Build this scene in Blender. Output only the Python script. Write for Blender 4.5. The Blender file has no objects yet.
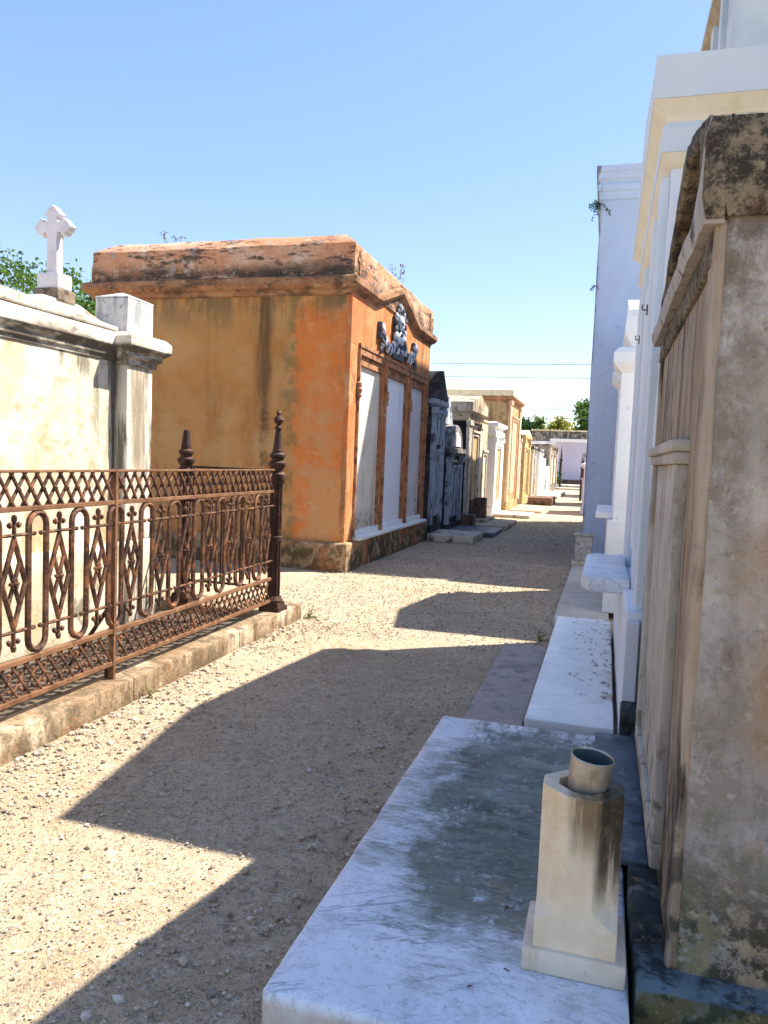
import bpy, bmesh, math, random
from mathutils import Vector, Matrix, noise as mnoise
random.seed(7)
S = bpy.context.scene
COL = S.collection
PI = math.pi
CAMZ = 1.4

# ------------------------------------------------------------------ objects
def link(o):
    COL.objects.link(o); return o

def thing(name, label, cat, loc=(0, 0, 0), group=None):
    o = bpy.data.objects.new(name, None)
    o.location = loc; o.empty_display_size = 0.1
    o['label'] = label; o['category'] = cat
    if group: o['group'] = group
    return link(o)

def wloc(o):
    v = Vector(o.location)
    while o.parent:
        o = o.parent; v += Vector(o.location)
    return v

def mesh_obj(name, bm, mat, origin, smooth=False):
    bmesh.ops.recalc_face_normals(bm, faces=bm.faces[:])
    bmesh.ops.translate(bm, verts=bm.verts[:], vec=-Vector(origin))
    me = bpy.data.meshes.new(name); bm.to_mesh(me); bm.free()
    me.materials.append(mat)
    if smooth:
        for p in me.polygons: p.use_smooth = True
        try: me.set_sharp_from_angle(angle=math.radians(35))
        except Exception: pass
    o = bpy.data.objects.new(name, me)
    return link(o)

def part(name, bm, mat, parent, smooth=False, label=None):
    o = mesh_obj(name, bm, mat, wloc(parent), smooth)
    o.parent = parent
    if label: o['label'] = label
    return o

def solo(name, label, cat, bm, mat, loc, smooth=False, group=None):
    o = mesh_obj(name, bm, mat, loc, smooth)
    o.location = loc
    o['label'] = label; o['category'] = cat
    if group: o['group'] = group
    return o

def setting(name, bm, mat, kind='structure', smooth=False):
    o = mesh_obj(name, bm, mat, (0, 0, 0), smooth)
    o['kind'] = kind
    return o

# ------------------------------------------------------------------ shapes
def B(): return bmesh.new()

def bx(bm, x0, x1, y0, y1, z0, z1, bev=0.006):
    x0, x1 = min(x0, x1), max(x0, x1); y0, y1 = min(y0, y1), max(y0, y1)
    v = [bm.verts.new((x, y, z)) for z in (z0, z1) for y in (y0, y1) for x in (x0, x1)]
    fs = [bm.faces.new([v[i] for i in q]) for q in
          ((0, 2, 3, 1), (4, 5, 7, 6), (0, 1, 5, 4), (2, 6, 7, 3), (0, 4, 6, 2), (1, 3, 7, 5))]
    if bev > 0:
        es = list({e for f in fs for e in f.edges})
        bmesh.ops.bevel(bm, geom=es, offset=min(bev, (x1-x0)*.3, (y1-y0)*.3, (z1-z0)*.3), segments=2, affect='EDGES', profile=0.5)
    return bm

def rbox(bm, x0, x1, y0, y1, z0, z1, r=0.015, cell=0.1, amp=0.004, freq=5.0, wear=0.0):
    """rounded, slightly uneven block (hand-cut stone or rendered masonry)"""
    x0, x1 = min(x0, x1), max(x0, x1); y0, y1 = min(y0, y1), max(y0, y1)
    def cs(a, b):
        L = b-a; rr = min(r, L*.3)
        n = max(1, int(round((L-2*rr)/cell)))
        return [a, a+rr*.3, a+rr] + [a+rr+(L-2*rr)*i/n for i in range(1, n)] + [b-rr, b-rr*.3, b]
    X, Y, Z = cs(x0, x1), cs(y0, y1), cs(z0, z1)
    key = {}
    def V(p):
        k = (round(p[0], 5), round(p[1], 5), round(p[2], 5))
        if k in key: return key[k]
        q = Vector(p)
        rx, ry, rz = min(r, (x1-x0)*.3), min(r, (y1-y0)*.3), min(r, (z1-z0)*.3)
        c = Vector((min(max(q.x, x0+rx), x1-rx), min(max(q.y, y0+ry), y1-ry), min(max(q.z, z0+rz), z1-rz)))
        d = q-c
        edge = sum(1 for k2, rr in ((0, rx), (1, ry), (2, rz)) if abs(d[k2]) > 1e-6)
        if d.length > 1e-9:
            rr = min(rx, ry, rz)
            n = d.normalized()
            if edge > 1: q = c+n*rr if rr == max(rx, ry, rz) else c+Vector((n.x*rx, n.y*ry, n.z*rz))
            s = mnoise.noise(Vector(p)*freq)*amp + mnoise.noise(Vector(p)*freq*3.1+Vector((7, 3, 1)))*amp*.4
            if edge > 1 and wear:
                s -= max(0, mnoise.noise(Vector(p)*9+Vector((3, 9, 4))))*wear
            q = q+n*s
        key[k] = bm.verts.new(q)
        return key[k]
    def grid(A, Bc, f):
        for i in range(len(A)-1):
            for j in range(len(Bc)-1):
                try: bm.faces.new([V(f(A[i], Bc[j])), V(f(A[i+1], Bc[j])), V(f(A[i+1], Bc[j+1])), V(f(A[i], Bc[j+1]))])
                except ValueError: pass
    for z in (z0, z1): grid(X, Y, lambda a, b: (a, b, z))
    for y in (y0, y1): grid(X, Z, lambda a, b: (a, y, b))
    for x in (x0, x1): grid(Y, Z, lambda a, b: (x, a, b))
    return bm

def rectl(bm, x0, x1, y0, y1, prof, capb=True, capt=True):
    """stack of rectangular loops: a moulding profile [(offset, z)...] with mitred corners"""
    x0, x1 = min(x0, x1), max(x0, x1); y0, y1 = min(y0, y1), max(y0, y1)
    loops = []
    for o, z in prof:
        loops.append([bm.verts.new(p) for p in ((x0-o, y0-o, z), (x1+o, y0-o, z), (x1+o, y1+o, z), (x0-o, y1+o, z))])
    for a, b in zip(loops, loops[1:]):
        for i in range(4):
            j = (i+1) % 4
            bm.faces.new((a[i], a[j], b[j], b[i]))
    if capb: bm.faces.new(loops[0][::-1])
    if capt: bm.faces.new(loops[-1])
    return bm

def prism(bm, pts, axis, a0, a1, bev=0.0):
    def P(p, a):
        return (a, p[0], p[1]) if axis == 'X' else (p[0], a, p[1]) if axis == 'Y' else (p[0], p[1], a)
    A = [bm.verts.new(P(p, a0)) for p in pts]; C = [bm.verts.new(P(p, a1)) for p in pts]
    fs = [bm.faces.new(A[::-1]), bm.faces.new(C)]
    n = len(pts)
    for i in range(n):
        j = (i+1) % n
        fs.append(bm.faces.new((A[i], A[j], C[j], C[i])))
    if bev:
        es = list(set(fs[0].edges) | set(fs[1].edges))
        bmesh.ops.bevel(bm, geom=es, offset=bev, segments=2, affect='EDGES', profile=0.5)
    return bm

def frame(axis_t):
    t = axis_t.normalized()
    u = t.cross(Vector((0, 0, 1)))
    if u.length < 1e-3: u = t.cross(Vector((1, 0, 0)))
    u.normalize(); return u, t.cross(u)

def tube(bm, pts, r, n=6, closed=False):
    pts = [Vector(p) for p in pts]
    m = len(pts)
    rs = r if isinstance(r, (list, tuple)) else [r]*m
    rings = []; u = None
    for i, p in enumerate(pts):
        if closed: t = pts[(i+1) % m]-pts[i-1]
        else: t = pts[min(i+1, m-1)]-pts[max(i-1, 0)]
        t.normalize()
        if u is None: u, w = frame(t)
        else:
            u = (u-t*u.dot(t))
            if u.length < 1e-4: u, w = frame(t)
            u.normalize()
        w = t.cross(u)
        rings.append([bm.verts.new(p+u*(rs[i]*math.cos(2*PI*k/n))+w*(rs[i]*math.sin(2*PI*k/n))) for k in range(n)])
    last = m if closed else m-1
    for i in range(last):
        a, b = rings[i], rings[(i+1) % m]
        for k in range(n):
            bm.faces.new((a[k], a[(k+1) % n], b[(k+1) % n], b[k]))
    if not closed:
        bm.faces.new(rings[0][::-1]); bm.faces.new(rings[-1])
    return bm

def lathe(bm, cx, cy, prof, n=16):
    rings = []
    for r, z in prof:
        rings.append([bm.verts.new((cx+r*math.cos(2*PI*k/n), cy+r*math.sin(2*PI*k/n), z)) for k in range(n)])
    for a, b in zip(rings, rings[1:]):
        for k in range(n):
            bm.faces.new((a[k], a[(k+1) % n], b[(k+1) % n], b[k]))
    bm.faces.new(rings[0][::-1]); bm.faces.new(rings[-1])
    return bm

ICO_V, ICO_F = None, None
ICO2 = []
def blob2(bm, c, sx, sy, sz, jit=.12, rng=random):
    if not ICO2:
        b = B(); bmesh.ops.create_icosphere(b, subdivisions=2, radius=1); b.verts.ensure_lookup_table()
        ICO2.append([v.co.copy() for v in b.verts]); ICO2.append([[v.index for v in f.verts] for f in b.faces]); b.free()
    a = rng.uniform(-.7, .7); ca, sa = math.cos(a), math.sin(a); o = rng.random()*50
    vs = []
    for v in ICO2[0]:
        k = 1+jit*mnoise.noise(v*1.6+Vector((o, 0, 0)))*2
        y, z = v.y*sy*k, v.z*sz*k
        vs.append(bm.verts.new((c[0]+v.x*sx*k, c[1]+y*ca-z*sa, c[2]+y*sa+z*ca)))
    for f in ICO2[1]: bm.faces.new([vs[i] for i in f])

def ico():
    global ICO_V, ICO_F
    if ICO_V is None:
        b = B(); bmesh.ops.create_icosphere(b, subdivisions=1, radius=1)
        ICO_V = [v.co.copy() for v in b.verts]; ICO_F = [[v.index for v in f.verts] for f in b.faces]; b.free()
    return ICO_V, ICO_F

def blob(bm, c, sx, sy, sz, jit=0.2, rng=random):
    V, F = ico()
    a = rng.random()*6.28
    ca, sa = math.cos(a), math.sin(a)
    vs = []
    for v in V:
        k = 1+rng.uniform(-jit, jit)
        x, y, z = v.x*sx*k, v.y*sy*k, v.z*sz*k
        vs.append(bm.verts.new((c[0]+x*ca-y*sa, c[1]+x*sa+y*ca, c[2]+z)))
    for f in F: bm.faces.new([vs[i] for i in f])

def leaf(bm, p, size, rng, droop=0.0, long=1.6):
    d = Vector((rng.gauss(0, 1), rng.gauss(0, 1), rng.gauss(0, 1)-droop))
    if d.length < 1e-3: d = Vector((1, 0, 0))
    d.normalize(); u, w = frame(d)
    a = rng.random()*6.28; s = u*math.cos(a)+w*math.sin(a); nn = d.cross(s)
    L = size*long*rng.uniform(.7, 1.2); W = size*.5*rng.uniform(.7, 1.2)
    p = Vector(p)
    vs = [bm.verts.new(q) for q in (p, p+d*L*.45+s*W+nn*L*.08, p+d*L, p+d*L*.45-s*W+nn*L*.08)]
    bm.faces.new(vs)

# ------------------------------------------------------------------ materials
class NT:
    def __init__(self, name):
        self.m = bpy.data.materials.new(name); self.m.use_nodes = True
        self.t = self.m.node_tree; self.n = self.t.nodes; self.l = self.t.links
        self.b = self.n['Principled BSDF']
        g = self.n.new('ShaderNodeNewGeometry'); self.pos = g.outputs['Position']; self.isl = g.outputs['Random Per Island']
        self.sep = None
    def con(self, a, b):
        if hasattr(a, 'is_linked') or hasattr(a, 'node'): self.l.new(a, b)
        else: b.default_value = a
    def vec(self, stretch, off=(0, 0, 0), src=None):
        n = self.n.new('ShaderNodeVectorMath'); n.operation = 'MULTIPLY_ADD'
        self.l.new(src or self.pos, n.inputs[0]); n.inputs[1].default_value = stretch; n.inputs[2].default_value = off
        return n.outputs[0]
    def noise(self, scale, stretch=(1, 1, 1), off=0.0, detail=6, rough=.6, dist=0.0, src=None, rot=0.0):
        if rot:
            mp = self.n.new('ShaderNodeMapping'); self.l.new(self.pos, mp.inputs[0]); mp.inputs['Rotation'].default_value = (0, 0, rot); src = mp.outputs[0]
        n = self.n.new('ShaderNodeTexNoise'); n.inputs['Scale'].default_value = scale
        n.inputs['Detail'].default_value = detail; n.inputs['Roughness'].default_value = rough
        n.inputs['Distortion'].default_value = dist
        self.l.new(self.vec(stretch, (off, off*1.7, off*.6), src), n.inputs['Vector'])
        return n.outputs[0]
    def math(self, op, a, b=0.0, c=0.0):
        n = self.n.new('ShaderNodeMath'); n.operation = op
        self.con(a, n.inputs[0]); self.con(b, n.inputs[1]); self.con(c, n.inputs[2])
        return n.outputs[0]
    def ramp(self, f, lo, hi, t0=0.0, t1=1.0):
        n = self.n.new('ShaderNodeMapRange'); n.interpolation_type = 'SMOOTHSTEP'
        if lo > hi: lo, hi, t0, t1 = hi, lo, t1, t0
        self.con(f, n.inputs['Value']); n.inputs['From Min'].default_value = lo; n.inputs['From Max'].default_value = hi
        n.inputs['To Min'].default_value = t0; n.inputs['To Max'].default_value = t1
        return n.outputs['Result']
    def mix(self, f, a, b):
        n = self.n.new('ShaderNodeMix'); n.data_type = 'RGBA'
        self.con(f, n.inputs[0])
        for v, k in ((a, 6), (b, 7)):
            if isinstance(v, tuple): n.inputs[k].default_value = (v[0], v[1], v[2], 1)
            else: self.l.new(v, n.inputs[k])
        return n.outputs[2]
    def axis(self, k):
        if self.sep is None:
            self.sep = self.n.new('ShaderNodeSeparateXYZ'); self.l.new(self.pos, self.sep.inputs[0])
        return self.sep.outputs[k]
    def voro(self, scale, feature='F1', src=None, out='Distance', stretch=(1, 1, 1)):
        n = self.n.new('ShaderNodeTexVoronoi'); n.feature = feature; n.inputs['Scale'].default_value = scale
        self.l.new(self.vec(stretch, (0, 0, 0), src), n.inputs['Vector'])
        return n.outputs[out]
    def warp(self, scale, amt):
        n = self.n.new('ShaderNodeTexNoise'); n.inputs['Scale'].default_value = scale; n.inputs['Detail'].default_value = 4
        self.l.new(self.pos, n.inputs['Vector'])
        m = self.n.new('ShaderNodeVectorMath'); m.operation = 'MULTIPLY_ADD'
        self.l.new(n.outputs['Color'], m.inputs[0]); m.inputs[1].default_value = (amt,)*3; self.l.new(self.pos, m.inputs[2])
        return m.outputs[0]
    def bump(self, h, dist, strength=1.0, prev=None):
        n = self.n.new('ShaderNodeBump'); n.inputs['Distance'].default_value = dist; n.inputs['Strength'].default_value = strength
        self.l.new(h, n.inputs['Height'])
        if prev is not None: self.l.new(prev, n.inputs['Normal'])
        return n.outputs[0]
    def mask(self, spec):
        k = spec[0]
        if k in 'xyz' and len(k) == 1:
            a = self.axis('xyz'.index(k))
            if len(spec) > 3:
                a = self.math('ADD', a, self.math('MULTIPLY', self.math('SUBTRACT', self.noise(3.0, off=spec[1]), .5), spec[3]))
            return self.ramp(a, spec[1], spec[2])
        if k == 'ell':   # an ellipse on the ground plane, ragged edge
            _, cx, cy, rx, ry, rag = spec
            dx = self.math('DIVIDE', self.math('SUBTRACT', self.axis(0), cx), rx)
            dy = self.math('DIVIDE', self.math('SUBTRACT', self.axis(1), cy), ry)
            d = self.math('SQRT', self.math('ADD', self.math('MULTIPLY', dx, dx), self.math('MULTIPLY', dy, dy)))
            d = self.math('ADD', d, self.math('MULTIPLY', self.math('SUBTRACT', self.noise(5.0, off=cx, rough=.7), .5), rag))
            return self.ramp(d, 1.15, .75)

def mat(name, c1, c2, scale=1.5, layers=(), rough=.85, bump=((30, .004), (4, .01)), spec=.3, metal=0.0, island=None, cracks=None, rv=.1):
    T = NT(name)
    col = T.mix(T.ramp(T.noise(scale, rough=.65), .35, .65), c1, c2)
    if island is not None:
        col = T.mix(T.ramp(T.isl, 0, 1), col, island) if len(island) == 3 else col
    k = 3.3
    for L in layers:
        kind = L.get('t', 'n'); k += 5.17
        off = L.get('off', k)
        f = T.noise(L['s'], L.get('st', (1, 1, 1)), off, L.get('d', 7), L.get('r', .65), L.get('dist', 0), None, L.get('rot', 0))
        if kind == 'v':
            f = T.ramp(T.math('ABSOLUTE', T.math('SUBTRACT', f, .5)), L.get('w', .015), 0.0)
        else:
            f = T.ramp(f, L['lo'], L['hi'])
        f = T.math('MULTIPLY', f, L.get('a', 1.0))
        for m in L.get('m', ()): f = T.math('MULTIPLY', f, T.mask(m))
        if L.get('mn'):       # broken up by a second noise
            s2, lo2, hi2 = L['mn']; f = T.math('MULTIPLY', f, T.ramp(T.noise(s2, off=off+2.2), lo2, hi2))
        col = T.mix(f, col, L['c'])
    if cracks:
        w = T.warp(6.0, .12)
        d = T.voro(cracks[0], 'DISTANCE_TO_EDGE', w)
        f = T.math('MULTIPLY', T.ramp(d, cracks[1], 0.0), T.ramp(T.noise(1.3, off=4.4), .50, .58))
        col = T.mix(T.math('MULTIPLY', f, .6), col, cracks[2])
    T.l.new(col, T.b.inputs['Base Color'])
    r = T.ramp(T.noise(8, off=9), .3, .7, rough-rv, min(1, rough+rv))
    T.l.new(r, T.b.inputs['Roughness'])
    T.b.inputs['Specular IOR Level'].default_value = spec
    T.b.inputs['Metallic'].default_value = metal
    nrm = None
    for s, d in bump:
        nrm = T.bump(T.noise(s, detail=5, off=s), d, 1.0, nrm)
    if nrm is not None: T.l.new(nrm, T.b.inputs['Normal'])
    return T.m

BLK = (.02, .018, .017)
M = {}
def streak(c, lo=.52, hi=.68, s=5, a=.8, z=.12, **k):
    d = dict(c=c, s=s, st=(1, 1, z), lo=lo, hi=hi, a=a); d.update(k); return d
def patch(c, s=2, lo=.52, hi=.6, a=.8, **k):
    d = dict(c=c, s=s, lo=lo, hi=hi, a=a); d.update(k); return d

# weathered tomb at the right
M['old_side'] = mat('weathered_render', (.275, .245, .205), (.355, .325, .285), 2.6, [
    patch((.45, .42, .395), 1.5, .44, .62, .75), streak((.17, .14, .105), .46, .68, 3.2, .55, .14), patch((.155, .13, .105), 6, .47, .62, .6, r=.8, st=(1, 1, .5)), patch((.50, .465, .44), 3.0, .50, .62, .6, r=.75), patch((.33, .25, .16), 3.4, .54, .68, .45), patch((.145, .11, .07), 5, .42, .58, .8, r=.8, m=[('z', 1.35, 1.95, .6)]), patch((.19, .15, .105), 7, .42, .60, .6, r=.8, m=[('x', .36, .27, .1)]),
    patch((.37, .23, .12), 2.6, .46, .58, .8, m=[('x', .30, .46, .12)]), patch((.27, .12, .055), 5, .52, .6, .75, m=[('x', .34, .48, .12)]),
    patch((.035, .038, .02), 10, .44, .54, .92, r=.8, m=[('z', .72, .2, .6)]), patch((.38, .29, .18), 16, .50, .58, .8, m=[('z', .60, .15, .5)]), patch((.13, .145, .07), 6, .5, .62, .5, m=[('z', 1.0, .4, .6)]),
    patch((.085, .07, .055), 42, .54, .66, .45, r=.8), patch((.10, .088, .07), 18, .46, .62, .6, r=.85, m=[('z', 1.6, 2.0, .4)]), patch((.50, .47, .44), 26, .58, .68, .4),
    streak((.075, .06, .048), .48, .64, 6, .65, .10, m=[('z', 1.0, 1.9, .5)])],
    .93, ((90, .006), (30, .005), (9, .012)), cracks=(1.6, .005, (.09, .075, .06)))
M['old_top'] = mat('lichened_render', (.175, .135, .09), (.26, .205, .14), 5, [
    patch((.022, .02, .016), 15, .42, .56, .92, r=.85), patch((.055, .065, .025), 7, .56, .66, .6), patch((.32, .25, .165), 28, .52, .62, .6, r=.8), patch((.13, .06, .03), 9, .56, .66, .5),
    patch((.03, .026, .022), 46, .53, .63, .6, r=.8)], .95, ((90, .007), (24, .010)))
M['old_front'] = mat('stained_render', (.29, .215, .14), (.38, .30, .215), 3, [
    streak((.12, .075, .045), .44, .62, 6, .65, .14, r=.8), patch((.16, .11, .07), 7, .5, .64, .6, r=.8), streak((.38, .33, .28), .50, .60, 8, .65, .07), streak((.025, .02, .018), .54, .62, 16, .85, .1),
    patch((.02, .022, .018), 7, .46, .58, .9, m=[('z', .85, .2, .6)])], .92, ((50, .006), (10, .010)))
M['old_ledge'] = mat('pale_lip', (.33, .29, .26), (.42, .385, .36), 6, [
    streak((.10, .08, .06), .55, .68, 10, .7), patch(BLK, 9, .58, .64, .85), patch((.2, .14, .08), 14, .58, .66, .5)], .92, ((60, .004), (14, .006)))
M['old_tablet'] = mat('worn_tablet', (.40, .355, .30), (.49, .45, .39), 4, [
    streak((.17, .135, .10), .50, .66, 6, .6, .25), patch((.27, .26, .26), 3, .5, .64, .5), patch((.54, .50, .44), 6, .54, .66, .5), patch((.08, .07, .055), 12, .50, .62, .75, m=[('z', .9, .3, .6)])], .85, ((60, .003), (12, .003)))
M['moss_black'] = mat('mossy_plinth', (.022, .028, .030), (.06, .075, .075), 9, [
    patch((.15, .21, .23), 6, .36, .52, .85, m=[('y', 2.08, 1.92, .2)]), patch((.16, .19, .19), 9, .54, .62, .8), patch((.015, .018, .015), 7, .48, .58, .85, r=.75), patch((.05, .075, .025), 14, .54, .62, .7, m=[('z', .155, .14)]), patch((.22, .17, .11), 17, .58, .64, .6),
    patch((.10, .085, .032), 8, .30, .5, .95, m=[('y', 1.858, 1.850)]), patch((.025, .03, .014), 14, .48, .56, .85, m=[('y', 1.858, 1.850)]), patch((.25, .20, .11), 26, .56, .63, .7, m=[('y', 1.858, 1.850)])], .9, ((60, .005), (20, .008)))
# marble
M['ledger'] = mat('veined_marble', (.68, .71, .74), (.80, .82, .84), 3, [
    dict(t='v', c=(.25, .27, .32), s=2.0, st=(.45, 2.6, 1), rot=-.5, w=.010, dist=.25, r=.55, d=5, a=.8, mn=(2.2, .42, .55)), dict(t='v', c=(.36, .38, .43), s=4.0, st=(.5, 2.2, 1), rot=.35, w=.010, dist=.3, r=.55, d=5, a=.55, mn=(3, .45, .55)), dict(t='v', c=(.4, .42, .46), s=6.0, st=(.6, 2.0, 1), rot=-.9, w=.014, dist=.3, r=.6, a=.5, mn=(3, .48, .56)),
    patch((.55, .57, .60), 14, .52, .64, .5), patch((.42, .44, .47), 40, .57, .66, .5),
    patch((.04, .052, .016), 9, .30, .50, .96, r=.85, m=[('ell', -.24, 3.0, .38, .62, 1.7)]), patch((.06, .062, .018), 13, .34, .50, .9, r=.85, m=[('ell', -.30, 2.32, .26, .33, 1.5)]),
    patch((.016, .02, .007), 26, .44, .55, .9, r=.85, m=[('ell', -.2, 2.95, .40, .74, 1.5)]),
    patch((.26, .19, .09), 16, .52, .62, .7, m=[('ell', -.22, 2.15, .2, .12, .8)]),
    patch((.20, .24, .17), 7, .40, .66, .75, r=.85, st=(.5, 1.4, 1), m=[('ell', -.26, 2.75, .52, 1.0, 1.2)]), patch((.05, .06, .03), 34, .50, .62, .75, r=.85, st=(.35, 1.6, 1), m=[('ell', -.26, 2.7, .5, .95, 1.0)]),
    patch((.06, .07, .06), 22, .44, .60, .85, st=(1, .3, 1), r=.8, m=[('y', 3.15, 3.45, .4), ('x', -.62, -.45, .3)]), patch((.24, .25, .25), 60, .54, .64, .5, r=.8),
    patch((.60, .42, .24), 3, .3, .5, .55, m=[('z', .105, .085)])], .42, ((60, .0012), (12, .002)), spec=.4)
M['white_slab'] = mat('clean_marble', (.74, .77, .74), (.82, .83, .81), 3, [
    dict(t='v', c=(.58, .62, .60), s=1.6, w=.03, dist=1.4, a=.6), patch((.62, .66, .62), 5, .52, .66, .6), patch((.35, .25, .13), 4, .5, .6, .6, m=[('x', .02, .12, .06)])], .38, ((50, .001),), spec=.45)
M['beige_slab'] = mat('beige_stone', (.47, .42, .35), (.55, .50, .42), 4, [patch((.33, .28, .22), 8, .55, .66, .6)], .85, ((60, .002), (10, .003)))
M['brown_slab'] = mat('cracked_cement', (.33, .275, .245), (.40, .34, .305), 4, [
    patch((.24, .19, .16), 7, .54, .66, .6), patch((.14, .16, .14), 6, .56, .62, .6), dict(t='v', c=(.07, .05, .04), s=2.2, w=.004, dist=.5, a=.9, mn=(1.4, .42, .5))], .9, ((70, .003), (12, .004)))
M['slate'] = mat('dark_slate', (.07, .10, .12), (.12, .16, .18), 6, [patch((.25, .29, .31), 7, .56, .66, .7), patch((.03, .04, .04), 12, .55, .63, .7)], .55, ((40, .002),), spec=.4)
M['vase'] = mat('cream_marble', (.67, .53, .35), (.78, .67, .49), 6, [
    patch((.55, .38, .20), 4, .5, .66, .5, st=(1, 1, .4)), streak((.11, .07, .03), .34, .52, 18, .9, .10, m=[('x', -.055, -.02, .04), ('z', .38, .53, .14)]), streak((.028, .022, .014), .28, .48, 26, .95, .14, m=[('x', .018, .045, .02), ('z', .26, .42, .16)]), patch((.36, .25, .13), 44, .5, .66, .35, r=.8, m=[('z', .25, .5, .1)])], .5, ((60, .0015), (14, .002)), spec=.4)
M['vase_base'] = mat('pale_cream_marble', (.58, .48, .35), (.70, .62, .50), 6, [streak((.5, .38, .22), .52, .66, 9, .5), patch((.2, .17, .14), 25, .6, .68, .5)], .5, ((60, .001),), spec=.4)
M['can'] = mat('dull_zinc', (.40, .37, .31), (.54, .50, .42), 9, [patch((.28, .21, .13), 9, .52, .64, .7), streak((.7, .66, .56), .56, .66, 20, .5)], .45, ((40, .001),), metal=.75)
M['can_in'] = mat('dark_zinc', (.09, .12, .12), (.15, .17, .16), 9, [], .5, ((40, .001),), metal=.3)  # darker tone for the inside of the cup
# whitewashed tombs
WHT = (.80, .80, .79)
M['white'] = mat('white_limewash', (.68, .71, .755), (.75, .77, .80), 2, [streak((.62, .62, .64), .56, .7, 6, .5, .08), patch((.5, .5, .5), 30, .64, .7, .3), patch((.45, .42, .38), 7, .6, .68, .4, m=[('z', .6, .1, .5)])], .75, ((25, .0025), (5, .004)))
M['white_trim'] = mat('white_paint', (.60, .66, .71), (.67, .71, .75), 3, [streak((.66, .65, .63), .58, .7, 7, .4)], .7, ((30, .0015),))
M['bright_white'] = mat('bright_white_limewash', (.78, .78, .78), (.84, .84, .83), 3, [streak((.62, .62, .62), .56, .7, 6, .5, .1), patch((.5, .47, .42), 8, .58, .66, .4)], .75, ((30, .002),))
M['shelf'] = mat('grey_marble', (.55, .60, .66), (.66, .70, .74), 5, [dict(t='v', c=(.36, .40, .46), s=4, st=(.4, 2.5, 1), w=.03, dist=.8, a=.6), patch((.3, .25, .17), 8, .55, .64, .6, m=[('z', .71, .66)])], .45, ((50, .001),), spec=.4)
M['blue'] = mat('blue_limewash', (.42, .51, .66), (.48, .57, .71), 1.2, [patch((.44, .46, .60), .9, .5, .66, .4), streak((.30, .36, .46), .52, .66, 3, .5, .06), patch((.1, .1, .09), 14, .66, .7, .6), patch((.35, .36, .38), 4, .55, .66, .6, m=[('z', .35, .1, .2)]), patch((.10, .10, .10), 5, .40, .56, .8, st=(1, 1, .3), m=[('x', -.255, -.285, .05)]), dict(t='v', c=(.2, .23, .3), s=.8, w=.003, dist=.5, r=.5, a=.6, mn=(1.2, .48, .56)), patch((.46, .52, .62), 2.5, .56, .6, .5)], .85, ((25, .002), (3, .008)))
M['tall'] = mat('pale_render', (.40, .48, .54), (.50, .56, .60), 1.2, [streak((.42, .44, .47), .54, .7, 1.6, .5, .06)], .85, ((20, .002), (3, .008)))
M['eave'] = mat('weathered_eave', (.22, .155, .09), (.34, .26, .17), 3, [patch((.08, .06, .045), 4, .52, .62, .8, st=(1, .2, 1))], .85, ((20, .004),))
# white-and-yellow tomb with the cross
M['limewash_old'] = mat('old_limewash', (.53, .465, .335), (.61, .56, .445), 1.4, [
    patch((.52, .40, .21), 1.6, .48, .66, .45), patch((.66, .64, .57), 2.2, .46, .60, .7), streak((.30, .21, .10), .52, .64, 4, .6, .2), patch((.50, .44, .27), 5, .5, .6, .5),
    patch((.42, .27, .12), 9, .55, .64, .55), streak((.08, .065, .045), .54, .66, 7, .75, .25, m=[('z', 1.75, 2.05, .5)]), streak((.06, .05, .04), .44, .56, 7, .85, .1, m=[('y', 4.72, 5.02, .25)]), patch((.12, .10, .075), 4, .5, .6, .75, m=[('z', .62, .2, .4)])], .9, ((40, .004), (6, .008)))
M['limewash_pil'] = mat('streaked_limewash', (.60, .54, .43), (.70, .66, .57), 2.5, [
    streak((.08, .065, .045), .45, .58, 10, .85, .1), streak((.34, .27, .18), .44, .6, 5, .6, .12)], .9, ((40, .003), (8, .005)))
M['limewash_cap'] = mat('stained_cornice', (.54, .48, .39), (.66, .61, .52), 4, [
    patch((.06, .048, .036), 5, .40, .52, .9, st=(1, .35, 1), m=[('z', 2.205, 2.165, .06)]), patch((.14, .11, .08), 6, .55, .65, .7, st=(1, .4, 1)), patch((.32, .26, .18), 9, .54, .64, .5)], .92, ((50, .004), (10, .006)))
M['grey_block'] = mat('pale_block', (.50, .50, .48), (.64, .63, .60), 4, [streak((.20, .21, .22), .48, .62, 8, .7, .2), patch((.13, .13, .12), 12, .54, .64, .6)], .9, ((50, .003),))
M['cross'] = mat('white_cross_marble', (.54, .50, .52), (.64, .60, .62), 6, [patch((.5, .44, .44), 9, .58, .68, .5), streak((.35, .3, .28), .6, .7, 14, .4)], .7, ((50, .0015),))
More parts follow.
